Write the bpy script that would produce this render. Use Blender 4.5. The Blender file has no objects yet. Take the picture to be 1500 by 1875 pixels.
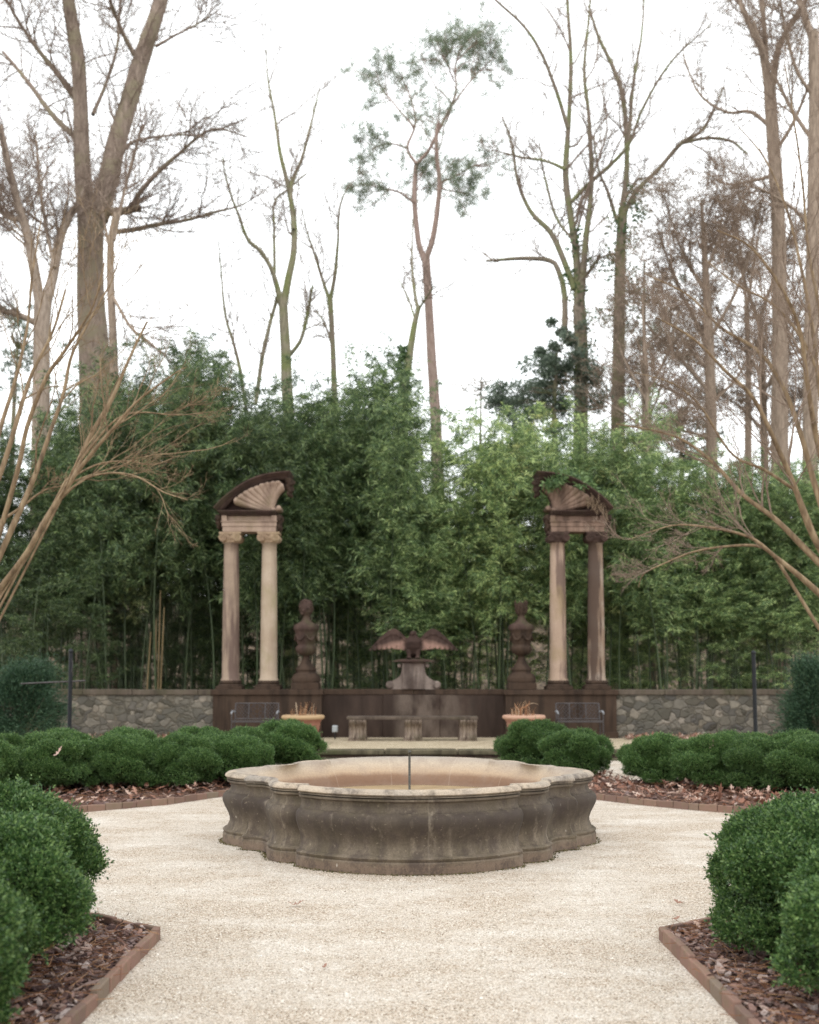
import bpy, bmesh, math, random
import numpy as np
from mathutils import Vector, Matrix

rng = np.random.default_rng(11)
random.seed(11)
R = math.radians
sc = bpy.context.scene
COL = sc.collection

# ------------------------------------------------------------------ camera
F, CAMH, TILT = 2050.0, 1.6, R(2.5)
CY = 937.5 + (295.5 - F * math.tan(TILT))
cam = bpy.data.objects.new('camera', bpy.data.cameras.new('camera'))
COL.objects.link(cam)
cam.location = (0, 0, CAMH)
cam.rotation_euler = (R(90) + TILT, 0, 0)
cam.data.sensor_fit = 'HORIZONTAL'
cam.data.sensor_width = 24.0
cam.data.lens = 24.0 * F / 1500.0
cam.data.shift_y = (CY - 937.5) / 1500.0
cam.data.clip_start = 0.1
cam.data.clip_end = 2000
cam.data.dof.use_dof = True
cam.data.dof.focus_distance = 8.6
cam.data.dof.aperture_fstop = 1.45
sc.camera = cam

# ------------------------------------------------------------------ sky, sun, exposure
SUN_EL, SUN_AZ = R(58), R(200)
w = bpy.data.worlds.new('World')
sc.world = w
w.use_nodes = True
nt = w.node_tree
nt.nodes.clear()
wo = nt.nodes.new('ShaderNodeOutputWorld')
bg = nt.nodes.new('ShaderNodeBackground')
sky = nt.nodes.new('ShaderNodeTexSky')
sky.sky_type = 'NISHITA'
sky.sun_disc = False
sky.sun_elevation = SUN_EL
sky.sun_rotation = SUN_AZ
tc = nt.nodes.new('ShaderNodeTexCoord')
sep = nt.nodes.new('ShaderNodeSeparateXYZ')
rmp = nt.nodes.new('ShaderNodeMapRange')           # a thin bright overcast, glowing towards the horizon
rmp.inputs[1].default_value = 0.0
rmp.inputs[2].default_value = 0.8
rmp.inputs[3].default_value = 21.5
rmp.inputs[4].default_value = 15.0
tint = nt.nodes.new('ShaderNodeMix')
tint.data_type = 'RGBA'
tint.blend_type = 'MULTIPLY'
tint.inputs[0].default_value = 1.0
tint.inputs[7].default_value = (0.975, 1.0, 1.01, 1)
mx = nt.nodes.new('ShaderNodeMix')
mx.data_type = 'RGBA'
mx.inputs[0].default_value = 0.88
nt.links.new(tc.outputs['Generated'], sep.inputs[0])
nt.links.new(sep.outputs[2], rmp.inputs[0])
nt.links.new(rmp.outputs[0], tint.inputs[6])
nt.links.new(sky.outputs[0], mx.inputs[6])
nt.links.new(tint.outputs[2], mx.inputs[7])
nt.links.new(mx.outputs[2], bg.inputs[0])
bg.inputs[1].default_value = 0.115
nt.links.new(bg.outputs[0], wo.inputs[0])

sun = bpy.data.objects.new('sun', bpy.data.lights.new('sun', 'SUN'))
COL.objects.link(sun)
sun.data.energy = 0.8
sun.data.angle = R(35)
sun.data.color = (1.0, 0.98, 0.95)
sd = Vector((math.sin(SUN_AZ) * math.cos(SUN_EL), math.cos(SUN_AZ) * math.cos(SUN_EL), math.sin(SUN_EL)))
sun.rotation_euler = sd.to_track_quat('Z', 'Y').to_euler()

sc.view_settings.view_transform = 'Standard'
sc.view_settings.look = 'None'
sc.view_settings.gamma = 1.0
sc.view_settings.exposure = 0.08
sc.cycles.use_denoising = True
sc.cycles.denoising_prefilter = 'NONE'
sc.cycles.max_bounces = 6
sc.cycles.diffuse_bounces = 3
sc.cycles.glossy_bounces = 2
sc.cycles.transmission_bounces = 3

# ------------------------------------------------------------------ pixel of the photograph -> point at a chosen distance
def ray(px, py):
    x = (px - 750) / F
    v = (CY - py) / F
    c, s = math.cos(TILT), math.sin(TILT)
    return np.array([x, c - s * v, s + c * v])
def atY(px, py, Y):
    d = ray(px, py)
    return d * (Y / d[1]) + np.array([0, 0, CAMH])

# ------------------------------------------------------------------ object helpers
def tag(o, label=None, cat=None, group=None, kind=None):
    if label: o['label'] = label
    if cat: o['category'] = cat
    if group: o['group'] = group
    if kind: o['kind'] = kind
    return o
def empty(name, loc, label, cat, group=None, rz=0):
    o = bpy.data.objects.new(name, None)
    COL.objects.link(o)
    o.location = loc
    o.rotation_euler.z = rz
    o.empty_display_size = 0.1
    return tag(o, label, cat, group)
def copy_tree(o, parent=None):
    c = o.copy()
    COL.objects.link(c)
    if parent is not None: c.parent = parent
    for ch in list(o.children): copy_tree(ch, c)
    return c

class MB:
    """collects vertices and faces for ONE mesh"""
    def __init__(s):
        s.v, s.q, s.t, s.n = [], [], [], 0
        s.qm, s.tm = [], []
    def add(s, v, quads=None, tris=None, mi=0):
        v = np.asarray(v, float).reshape(-1, 3)
        if quads is not None and len(quads):
            a = np.asarray(quads, np.int64) + s.n
            s.q.append(a); s.qm.append(np.full(len(a), mi))
        if tris is not None and len(tris):
            a = np.asarray(tris, np.int64) + s.n
            s.t.append(a); s.tm.append(np.full(len(a), mi))
        s.v.append(v)
        s.n += len(v)
        return s
    def box(s, x0, x1, y0, y1, z0, z1, mi=0):
        v = [(x0,y0,z0),(x1,y0,z0),(x1,y1,z0),(x0,y1,z0),(x0,y0,z1),(x1,y0,z1),(x1,y1,z1),(x0,y1,z1)]
        return s.add(v, [(3,2,1,0),(4,5,6,7),(0,1,5,4),(1,2,6,5),(2,3,7,6),(3,0,4,7)], mi=mi)
    def obox(s, c, half, rot, mi=0):
        hx, hy, hz = half
        v = np.array([(-hx,-hy,-hz),(hx,-hy,-hz),(hx,hy,-hz),(-hx,hy,-hz),(-hx,-hy,hz),(hx,-hy,hz),(hx,hy,hz),(-hx,hy,hz)])
        v = v @ np.array(rot).T + np.array(c)
        return s.add(v, [(3,2,1,0),(4,5,6,7),(0,1,5,4),(1,2,6,5),(2,3,7,6),(3,0,4,7)], mi=mi)
    def grid(s, P, close_u=False, close_v=False, mi=0):
        P = np.asarray(P, float)
        a, b = P.shape[:2]
        idx = np.arange(a * b).reshape(a, b)
        i0 = idx if close_u else idx[:-1]
        i1 = np.roll(idx, -1, 0) if close_u else idx[1:]
        def cols(x):
            return (x, np.roll(x, -1, 1)) if close_v else (x[:, :-1], x[:, 1:])
        p, q_ = cols(i0)
        r_, t_ = cols(i1)
        f = np.stack([p, q_, t_, r_], -1).reshape(-1, 4)
        return s.add(P.reshape(-1, 3), f, mi=mi)
    def lathe(s, prof, c=(0,0,0), seg=32, mod=None, mi=0, sx=1, sy=1):
        prof = np.asarray(prof, float)
        a = np.linspace(0, 2*np.pi, seg, endpoint=False)
        r = prof[:, 0][:, None] * np.ones(seg)[None]
        if mod is not None: r = r * mod(a[None], prof[:, 1][:, None])
        P = np.stack([r*np.cos(a)*sx + c[0], r*np.sin(a)*sy + c[1], prof[:, 1][:, None] + c[2] + 0*r], -1)
        s.grid(P, close_v=True, mi=mi)
        for k, rev in ((0, True), (-1, False)):
            if prof[k, 0] > 1e-4:
                cen = np.array([[c[0], c[1], c[2] + prof[k, 1]]])
                ring = P[k]
                n = seg
                i = np.arange(n); j = (i + 1) % n
                t = np.stack([np.full(n, n), j, i], -1) if rev else np.stack([np.full(n, n), i, j], -1)
                s.add(np.vstack([ring, cen]), tris=t, mi=mi)
        return s
    def prism(s, pts, y0, y1, mi=0):
        """polygon in x,z given counter-clockwise, pushed along y"""
        pts = np.asarray(pts, float)
        n = len(pts)
        v = np.vstack([np.c_[pts[:, 0], np.full(n, y0), pts[:, 1]], np.c_[pts[:, 0], np.full(n, y1), pts[:, 1]]])
        i = np.arange(n); j = (i + 1) % n
        s.add(v, np.stack([j, i, i + n, j + n], -1)[:, ::-1], mi=mi)
        from mathutils.geometry import tessellate_polygon
        tr = np.array(tessellate_polygon([[Vector((p[0], p[1], 0)) for p in pts]]))
        s.add(v[:n], tris=tr, mi=mi)
        s.add(v[n:], tris=tr[:, ::-1], mi=mi)
        return s
    def tubes(s, P, rad, sides=5, mi=0, cap=False):
        P = np.asarray(P, float); rad = np.asarray(rad, float)
        if P.ndim == 2: P, rad = P[None], rad[None]
        N, K = P.shape[:2]
        T = np.gradient(P, axis=1)
        T /= np.linalg.norm(T, axis=2, keepdims=True) + 1e-9
        m = T.mean(1)
        ref = np.where((np.abs(m[:, 2:3]) > 0.75 * np.linalg.norm(m, axis=1, keepdims=True)), np.array([[1.0, 0, 0]]), np.array([[0, 0, 1.0]]))
        A = np.cross(T, ref[:, None])
        A /= np.linalg.norm(A, axis=2, keepdims=True) + 1e-9
        B = np.cross(T, A)
        a = np.linspace(0, 2*np.pi, sides, endpoint=False)
        V = P[:, :, None] + rad[:, :, None, None] * (np.cos(a)[None, None, :, None] * A[:, :, None] + np.sin(a)[None, None, :, None] * B[:, :, None])
        idx = np.arange(N*K*sides).reshape(N, K, sides)
        p, q_ = idx[:, :-1], np.roll(idx[:, :-1], -1, 2)
        r_, t_ = idx[:, 1:], np.roll(idx[:, 1:], -1, 2)
        s.add(V.reshape(-1, 3), np.stack([p, q_, t_, r_], -1).reshape(-1, 4), mi=mi)
        if cap:
            for k in (0, -1):
                s.add(np.concatenate([V[:, k], P[:, k][:, None]], 1).reshape(-1, 3),
                      tris=(np.arange(N)[:, None, None]*(sides+1) + np.stack([np.arange(sides), (np.arange(sides)+1) % sides, np.full(sides, sides)], -1)[None]).reshape(-1, 3), mi=mi)
        return s
    def leaves(s, pos, dirs, length, width, mi=0, roll=None, fold=0.0, bend=0.0):
        """one diamond per leaf"""
        pos = np.asarray(pos, float); n = len(pos)
        d = dirs / (np.linalg.norm(dirs, axis=1, keepdims=True) + 1e-9)
        rv = rng.normal(size=(n, 3)) if roll is None else roll
        side = np.cross(d, rv)
        side /= np.linalg.norm(side, axis=1, keepdims=True) + 1e-9
        up = np.cross(side, d)
        L = np.broadcast_to(np.asarray(length, float), (n,))[:, None]
        W = np.broadcast_to(np.asarray(width, float), (n,))[:, None] * 0.5
        b = pos
        m = pos + d * L * 0.45 + up * fold * L
        tip = pos + d * L
        tip = tip - np.array([0, 0, 1.0]) * bend * L
        v = np.stack([b, m + side * W, tip, m - side * W], 1).reshape(-1, 3)
        return s.add(v, np.arange(4*n).reshape(-1, 4), mi=mi)
    def mesh(s, name, smooth=False):
        V = np.concatenate(s.v)
        Q = np.concatenate(s.q) if s.q else np.zeros((0, 4), int)
        T = np.concatenate(s.t) if s.t else np.zeros((0, 3), int)
        me = bpy.data.meshes.new(name)
        me.vertices.add(len(V))
        me.vertices.foreach_set('co', V.astype(np.float32).ravel())
        me.loops.add(Q.size + T.size)
        me.loops.foreach_set('vertex_index', np.concatenate([Q.ravel(), T.ravel()]).astype(np.int32))
        nf = len(Q) + len(T)
        me.polygons.add(nf)
        st = np.concatenate([np.arange(len(Q))*4, len(Q)*4 + np.arange(len(T))*3]).astype(np.int32)
        me.polygons.foreach_set('loop_start', st)
        mi = np.concatenate((s.qm + s.tm) or [np.zeros(0)]).astype(np.int32)
        me.polygons.foreach_set('material_index', mi)
        me.polygons.foreach_set('use_smooth', np.full(nf, smooth))
        me.update(calc_edges=True)
        return me
    def build(s, name, mat, parent=None, loc=None, smooth=False, bevel=0, weld=False, shift=None):
        if shift is not None: s.v = [v - np.asarray(shift) for v in s.v]
        me = s.mesh(name, smooth)
        for m in (mat if isinstance(mat, (list, tuple)) else [mat]): me.materials.append(m)
        if weld:
            b = bmesh.new(); b.from_mesh(me)
            bmesh.ops.remove_doubles(b, verts=b.verts, dist=1e-4)
            bmesh.ops.recalc_face_normals(b, faces=b.faces)
            b.to_mesh(me); b.free()
        o = bpy.data.objects.new(name, me)
        COL.objects.link(o)
        if parent is not None: o.parent = parent
        if loc is not None: o.location = loc
        if bevel:
            m = o.modifiers.new('bevel', 'BEVEL')
            m.width = bevel; m.segments = 2; m.limit_method = 'ANGLE'; m.angle_limit = R(40)
        return o

def crom(pts, K):
    """smooth curve through traced points, K samples evenly spread"""
    P = np.asarray(pts, float)
    if len(P) == 2: P = np.vstack([P[0], P.mean(0), P[1]])
    E = np.vstack([2*P[0]-P[1], P, 2*P[-1]-P[-2]])
    out = []
    for i in range(1, len(E)-2):
        t = np.linspace(0, 1, 12, endpoint=False)[:, None]
        p0, p1, p2, p3 = E[i-1], E[i], E[i+1], E[i+2]
        out.append(0.5*((2*p1)+(p2-p0)*t+(2*p0-5*p1+4*p2-p3)*t**2+(3*p1-p0-3*p2+p3)*t**3))
    out = np.vstack(out + [P[-1:]])
    s = np.r_[0, np.cumsum(np.linalg.norm(np.diff(out[:, :3], axis=0), axis=1))]
    u = np.linspace(0, s[-1], K)
    return np.stack([np.interp(u, s, out[:, k]) for k in range(out.shape[1])], 1)

# ------------------------------------------------------------------ materials
def lin(h):
    h = h.lstrip('#')
    c = [int(h[i:i+2], 16)/255 for i in (0, 2, 4)]
    return tuple(((x+0.055)/1.055)**2.4 if x > 0.04045 else x/12.92 for x in c) + (1,)
class Mat:
    def __init__(s, name, rough=0.8, spec=0.3):
        s.m = bpy.data.materials.new(name)
        s.m.use_nodes = True
        s.t = s.m.node_tree
        s.n = s.t.nodes
        s.b = s.n['Principled BSDF']
        s.out = s.n['Material Output']
        s.b.inputs['Roughness'].default_value = rough
        s.b.inputs['Specular IOR Level'].default_value = spec
        s.tc = s.n.new('ShaderNodeTexCoord')
    def link(s, a, b): s.t.links.new(a, b)
    def co(s, scale=(1,1,1), loc=(0,0,0), rot=(0,0,0), src='Object'):
        m = s.n.new('ShaderNodeMapping')
        s.link(s.tc.outputs[src], m.inputs[0])
        m.inputs['Scale'].default_value = scale
        m.inputs['Location'].default_value = loc
        m.inputs['Rotation'].default_value = rot
        return m.outputs[0]
    def noise(s, vec, scale, detail=4, rough=0.55, dist=0.0):
        n = s.n.new('ShaderNodeTexNoise')
        s.link(vec, n.inputs['Vector'])
        n.inputs['Scale'].default_value = scale
        n.inputs['Detail'].default_value = detail
        n.inputs['Roughness'].default_value = rough
        n.inputs['Distortion'].default_value = dist
        return n.outputs[0]
    def voro(s, vec, scale, feature='F1', rand=1.0):
        n = s.n.new('ShaderNodeTexVoronoi')
        n.feature = feature
        s.link(vec, n.inputs['Vector'])
        n.inputs['Scale'].default_value = scale
        n.inputs['Randomness'].default_value = rand
        return n
    def ramp(s, fac, stops, interp='LINEAR'):
        r = s.n.new('ShaderNodeValToRGB')
        r.color_ramp.interpolation = interp
        e = r.color_ramp.elements
        while len(e) < len(stops): e.new(0.5)
        for k, (p, c) in enumerate(stops):
            e[k].position = p
            e[k].color = lin(c) if isinstance(c, str) else ((c, c, c, 1) if not isinstance(c, tuple) else c)
        s.link(fac, r.inputs[0])
        return r.outputs[0]
    def mix(s, fac, a, b, mode='MIX'):
        m = s.n.new('ShaderNodeMix')
        m.data_type = 'RGBA'
        m.blend_type = mode
        for k, x in ((0, fac), (6, a), (7, b)):
            if isinstance(x, (int, float)): m.inputs[k].default_value = x
            elif isinstance(x, str): m.inputs[k].default_value = lin(x)
            elif isinstance(x, tuple): m.inputs[k].default_value = x
            else: s.link(x, m.inputs[k])
        return m.outputs[2]
    def math(s, op, a, b=None, c=None):
        m = s.n.new('ShaderNodeMath')
        m.operation = op
        for k, x in enumerate((a, b, c)):
            if x is None: continue
            if isinstance(x, (int, float)): m.inputs[k].default_value = x
            else: s.link(x, m.inputs[k])
        return m.outputs[0]
    def sepz(s, vec, k):
        n = s.n.new('ShaderNodeSeparateXYZ')
        s.link(vec, n.inputs[0])
        return n.outputs[k]
    def island(s):
        return s.n.new('ShaderNodeNewGeometry').outputs['Random Per Island']
    def objrand(s): return s.n.new('ShaderNodeObjectInfo').outputs['Random']
    def objcol(s): return s.n.new('ShaderNodeObjectInfo').outputs['Color']
    def color(s, c):
        if isinstance(c, str): s.b.inputs['Base Color'].default_value = lin(c)
        elif isinstance(c, tuple): s.b.inputs['Base Color'].default_value = c
        else: s.link(c, s.b.inputs['Base Color'])
        return s
    def rough(s, r): s.link(r, s.b.inputs['Roughness']); return s
    def bump(s, h, strength=0.5, dist=0.02, prev=None):
        n = s.n.new('ShaderNodeBump')
        n.inputs['Strength'].default_value = strength
        n.inputs['Distance'].default_value = dist
        s.link(h, n.inputs['Height'])
        if prev is not None: s.link(prev, n.inputs['Normal'])
        s.link(n.outputs[0], s.b.inputs['Normal'])
        return n.outputs[0]
    def translucent(s, color, amount):
        t = s.n.new('ShaderNodeBsdfTranslucent')
        if isinstance(color, str): t.inputs[0].default_value = lin(color)
        else: s.link(color, t.inputs[0])
        m = s.n.new('ShaderNodeMixShader')
        m.inputs[0].default_value = amount
        s.link(s.b.outputs[0], m.inputs[1])
        s.link(t.outputs[0], m.inputs[2])
        s.link(m.outputs[0], s.out.inputs[0])
        return s

def leaf_mat(name, a, b, c, rough=0.45, spec=0.4, trans=0.25, objmix=True):
    m = Mat(name, rough, spec)
    col = m.ramp(m.island(), [(0, a), (0.55, b), (1, c)])
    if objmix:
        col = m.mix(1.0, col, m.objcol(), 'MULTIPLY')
    m.color(col)
    if trans: m.translucent(col, trans)
    return m.m
def bark_mat(name, a, b, moss=None, scale=1.0):
    m = Mat(name, 0.95, 0.15)
    v = m.co((7*scale, 7*scale, 1.2*scale))
    n = m.noise(v, 2.0, 6, 0.65)
    col = m.ramp(n, [(0.3, a), (0.7, b)])
    if moss:
        k = m.noise(m.co(), 1.4, 4, 0.6)
        col = m.mix(m.ramp(k, [(0.47, 0.0), (0.6, 1.0)]), col, moss)
    m.color(col)
    m.bump(n, 0.8, 0.03)
    return m.m

# gravel: thousands of pale chips, browner where the top layer is worn
g = Mat('gravel', 0.9, 0.2)
v = g.co()
vo = g.voro(v, 120)
big = g.noise(g.co((1.0, 1.6, 1)), 1.1, 5, 0.62)
mid = g.noise(v, 9, 4, 0.7)
worn = g.math('ADD', g.math('MULTIPLY', big, 0.75), g.math('MULTIPLY', mid, 0.35))
chip = g.ramp(g.sepz(vo.outputs['Color'], 0), [(0, '#827567'), (0.08, '#b5a797'), (0.28, '#d0c5b8'), (0.7, '#e2dad0'), (1, '#f4f0e9')])
chip2 = g.ramp(g.sepz(vo.outputs['Color'], 1), [(0, '#63564a'), (0.13, '#9b8a77'), (0.45, '#bba997'), (0.8, '#d1c4b4'), (1, '#e5dccf')])
c = g.mix(g.ramp(worn, [(0.40, 0.0), (0.62, 1.0)]), chip, chip2)
spk = g.ramp(g.voro(g.co((1,1,1), (3, 7, 0)), 33).outputs['Distance'], [(0.0, 1.0), (0.07, 0.0)])
c = g.mix(g.math('MULTIPLY', spk, 0.6), c, '#5f5649')
gaps = g.ramp(vo.outputs['Distance'], [(0.45, 0.0), (0.85, 1.0)])
c = g.mix(g.math('MULTIPLY', gaps, 0.4), c, '#83765f')
g.color(c)
g.bump(g.math('SUBTRACT', 1.0, vo.outputs['Distance']), 0.7, 0.008)
GRAVEL = g.m
g = Mat('loose_gravel', 0.9, 0.2)
g.color(g.ramp(g.island(), [(0, '#7d7062'), (0.08, '#ad9f8e'), (0.3, '#ccc0b0'), (0.65, '#ddd2c4'), (1, '#f1eae0')]))
PEBBLE = g.m

def litter(name, stops, sc_=22, bump=0.03):
    m = Mat(name, 0.95, 0.15)
    v = m.co()
    vo = m.voro(v, sc_)
    n = m.noise(v, 3, 5, 0.65)
    col = m.ramp(m.sepz(vo.outputs['Color'], 0), stops)
    col = m.mix(m.ramp(n, [(0.35, 0.0), (0.75, 0.6)]), col, stops[0][1])
    m.color(col)
    m.bump(m.math('SUBTRACT', 1.0, vo.outputs['Distance']), 0.8, bump)
    return m.m
SOIL = litter('mulch_soil', [(0, '#3a2a25'), (0.4, '#5f463d'), (0.75, '#7d6357'), (1, '#93796c')], 34)
FOREST = litter('forest_floor', [(0, '#332b22'), (0.4, '#514334'), (0.75, '#6d5c49'), (1, '#8f7b66')], 6)
TERR = litter('terrace_gravel', [(0, '#8a7c66'), (0.4, '#b5a58a'), (0.75, '#c9baa0'), (1, '#d8cbb5')], 70, 0.006)

def stone(name, base, dark, pale, moss=None, streak=0.5, bump=0.35, seed=0.0, streak_stops=(0.46, 0.62), pale_stops=(0.6, 0.8)):
    m = Mat(name, 0.88, 0.2)
    n1 = m.noise(m.co((1,1,1), (seed, seed*2, 0)), 2.2, 6, 0.6)
    st = m.noise(m.co((5, 5, 0.55), (seed*3, seed, seed)), 1.0, 5, 0.6)
    fine = m.noise(m.co(), 60, 4, 0.7)
    c = m.mix(m.ramp(n1, [(pale_stops[0]-0.25, 0.0), (pale_stops[1], 1.0)]), base, pale)
    c = m.mix(m.math('MULTIPLY', m.ramp(st, [(streak_stops[0], 0.0), (streak_stops[1], 1.0)]), streak), c, dark)
    if moss:
        k = m.noise(m.co((1, 1, 0.6), (9+seed, 2, 5)), 1.7, 5, 0.65)
        c = m.mix(m.ramp(k, [(0.52, 0.0), (0.7, 0.8)]), c, moss)
    c = m.mix(m.ramp(fine, [(0.3, 0.35), (0.6, 0.0)]), c, dark)
    m.color(c)
    b = m.bump(fine, bump, 0.006)
    m.bump(n1, 0.3, 0.03, b)
    return m.m
BROWN = stone('dark_brownstone', '#44352b', '#28201b', '#524338', None, 0.7, seed=1)
BROWN2 = stone('carved_brownstone', '#453630', '#281f1c', '#5f4b43', '#4f4a36', 0.5, seed=4)
PINK = stone('pink_sandstone', '#a08a79', '#644f46', '#b59f8e', '#83775a', 0.4, seed=7)
SH = [stone('sandstone_shaft_purple', '#93806f', '#62514a', '#ab9784', None, 0.9, seed=2, streak_stops=(0.42, 0.56)),
      stone('sandstone_shaft_tan', '#a79581', '#826e5f', '#bbaa97', '#958b6b', 0.35, seed=11, streak_stops=(0.5, 0.66)),
      stone('sandstone_shaft_streaked', '#a68f7c', '#5f4d46', '#b8a08e', '#948260', 0.8, seed=21, streak_stops=(0.5, 0.6)),
      stone('sandstone_shaft_blackened', '#937c69', '#4a3c35', '#b0a294', None, 0.9, seed=33, streak_stops=(0.38, 0.5), pale_stops=(0.68, 0.74))]
CAPM = stone('lichened_capital_stone', '#a78f77', '#6a5548', '#bda88a', '#95875c', 0.4, seed=3)
BENCHST = stone('bench_stone', '#84756a', '#41332c', '#ab9b89', '#5f5b44', 0.8, seed=8, streak_stops=(0.42, 0.58))
SLAB = stone('step_stone', '#57503f', '#2f2a22', '#7d745f', '#4d5036', 0.7, seed=6)

# fountain stone: tan sandstone, soot-dark bloom on the belly, green-grey run-off, pale joints
m = Mat('fountain_stone', 0.82, 0.25)
pz = m.sepz(m.tc.outputs['Object'], 2)
n1 = m.noise(m.co(), 2.6, 6, 0.62)
n2 = m.noise(m.co((3, 3, 1.3)), 1.6, 7, 0.68)
fine = m.noise(m.co(), 75, 4, 0.75)
c = m.mix(m.ramp(n1, [(0.3, 0.0), (0.72, 1.0)]), '#6c6155', '#887a67')
c = m.mix(m.ramp(n2, [(0.4, 0.0), (0.62, 0.8)]), c, '#59503f')
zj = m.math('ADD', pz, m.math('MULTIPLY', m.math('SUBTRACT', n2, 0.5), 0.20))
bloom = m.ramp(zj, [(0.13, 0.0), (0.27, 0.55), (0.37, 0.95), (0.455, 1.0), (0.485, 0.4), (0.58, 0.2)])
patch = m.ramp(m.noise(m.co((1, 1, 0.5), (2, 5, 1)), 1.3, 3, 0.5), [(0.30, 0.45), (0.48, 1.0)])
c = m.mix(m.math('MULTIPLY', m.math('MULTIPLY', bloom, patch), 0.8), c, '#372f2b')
foot = m.ramp(m.math('ADD', pz, m.math('MULTIPLY', n1, 0.05)), [(0.08, 0.8), (0.13, 0.0)])
c = m.mix(foot, c, '#7d6a5b')
top = m.ramp(m.math('ADD', pz, m.math('MULTIPLY', m.math('SUBTRACT', n1, 0.5), 0.03)), [(0.60, 0.0), (0.625, 0.85)])
c = m.mix(top, c, m.mix(m.ramp(m.noise(m.co((1,1,1),(4,1,1)), 1.6, 5, 0.6), [(0.42, 0.0), (0.6, 1.0)]), '#c2b19c', '#a0978d'))
chips = m.ramp(m.voro(m.co((1, 1, 0.45), (1, 1, 3)), 6).outputs['Distance'], [(0.02, 0.7), (0.05, 0.0)])
c = m.mix(chips, c, '#d8cfc0')
mot = m.noise(m.co((1, 1, 0.8), (3, 8, 4)), 7, 8, 0.72)
c = m.mix(m.ramp(mot, [(0.48, 0.0), (0.62, 0.65)]), c, '#463c38')
drip = m.noise(m.co((11, 11, 0.9), (1, 6, 2)), 1.0, 4, 0.6)
c = m.mix(m.math('MULTIPLY', m.ramp(drip, [(0.58, 0.0), (0.70, 0.55)]), m.ramp(n1, [(0.4, 0.0), (0.6, 1.0)])), c, '#a29482')
lich = m.ramp(m.noise(m.co((1, 1, 1), (7, 3, 2)), 26, 5, 0.75), [(0.60, 0.0), (0.70, 0.55)])
c = m.mix(lich, c, '#a3957f')
c = m.mix(m.ramp(fine, [(0.3, 0.45), (0.58, 0.0)]), c, '#3d332c')
gr = m.n.new('ShaderNodeTexGradient'); gr.gradient_type = 'RADIAL'
m.link(m.co((1, 1, 1), (0, 0, 0), (0, 0, 0.31)), gr.inputs[0])
jn = m.math('ABSOLUTE', m.math('SUBTRACT', m.math('FRACT', m.math('MULTIPLY', gr.outputs['Fac'], 8)), 0.5))
c = m.mix(m.math('MULTIPLY', m.math('LESS_THAN', jn, 0.005), 0.10), c, '#b5a894')
m.color(c)
bb = m.bump(fine, 0.35, 0.006)
m.bump(n1, 0.35, 0.02, bb)
FOUNT = m.m
m = Mat('basin_lining', 0.7, 0.3)
pz = m.sepz(m.tc.outputs['Object'], 2)
n1 = m.noise(m.co(), 3, 6, 0.65)
fine = m.noise(m.co(), 60, 4, 0.7)
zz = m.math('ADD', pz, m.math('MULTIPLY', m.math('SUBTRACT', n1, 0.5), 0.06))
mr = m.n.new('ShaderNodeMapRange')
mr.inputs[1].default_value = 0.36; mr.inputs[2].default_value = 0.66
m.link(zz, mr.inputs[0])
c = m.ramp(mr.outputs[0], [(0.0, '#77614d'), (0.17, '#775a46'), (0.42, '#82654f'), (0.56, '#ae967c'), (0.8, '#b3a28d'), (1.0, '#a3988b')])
c = m.mix(m.ramp(n1, [(0.45, 0.0), (0.7, 0.5)]), c, '#8a7668')
c = m.mix(m.ramp(fine, [(0.3, 0.35), (0.58, 0.0)]), c, '#5c4a3e')
m.color(c)
m.link(c, m.b.inputs['Base Color'])
gr = m.n.new('ShaderNodeTexGradient'); gr.gradient_type = 'RADIAL'
m.link(m.co((1, 1, 1), (0, 0, 0), (0, 0, 0.31)), gr.inputs[0])
jn = m.math('ABSOLUTE', m.math('SUBTRACT', m.math('FRACT', m.math('MULTIPLY', gr.outputs['Fac'], 14)), 0.5))
m.color(m.mix(m.math('MULTIPLY', m.math('LESS_THAN', jn, 0.006), 0.14), c, '#d3c5b2'))
m.bump(fine, 0.3, 0.006)
LINING = m.m
m = Mat('basin_floor', 0.55, 0.3)
n1 = m.noise(m.co(), 2.5, 5, 0.6)
m.color(m.ramp(n1, [(0.3, '#9c8464'), (0.55, '#b9a27d'), (0.75, '#c6b18d')]))
m.bump(m.noise(m.co(), 40, 3), 0.2, 0.005)
BFLOOR = m.m
m = Mat('water', 0.04, 0.5)
m.color('#b9a684')
m.b.inputs['Alpha'].default_value = 0.35
m.bump(m.noise(m.co(), 5, 2), 0.05, 0.01)
WATER = m.m

# rubble wall
m = Mat('rubble_masonry', 0.92, 0.2)
v = m.co((1, 1, 1.35))
wv = m.n.new('ShaderNodeVectorMath'); wv.operation = 'ADD'
nz = m.n.new('ShaderNodeTexNoise'); nz.inputs['Scale'].default_value = 3.2; nz.inputs['Detail'].default_value = 2
m.link(v, nz.inputs['Vector'])
sb = m.n.new('ShaderNodeVectorMath'); sb.operation = 'MULTIPLY_ADD'
m.link(nz.outputs['Color'], sb.inputs[0]); sb.inputs[1].default_value = (0.36, 0.36, 0.24); sb.inputs[2].default_value = (-0.18, -0.18, -0.12)
m.link(v, wv.inputs[0]); m.link(sb.outputs[0], wv.inputs[1])
v1 = m.voro(wv.outputs[0], 4.7, 'F1', 1.0)
v2 = m.voro(wv.outputs[0], 4.7, 'DISTANCE_TO_EDGE', 1.0)
n1 = m.noise(m.co(), 9, 6, 0.65)
c = m.ramp(m.sepz(v1.outputs['Color'], 0), [(0, '#474239'), (0.2, '#777166'), (0.4, '#5b5752'), (0.55, '#8f877a'), (0.7, '#55524f'), (0.85, '#7b7264'), (1, '#a0968a')])
c = m.mix(m.ramp(n1, [(0.35, 0.0), (0.7, 0.55)]), c, '#4c4942')
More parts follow.
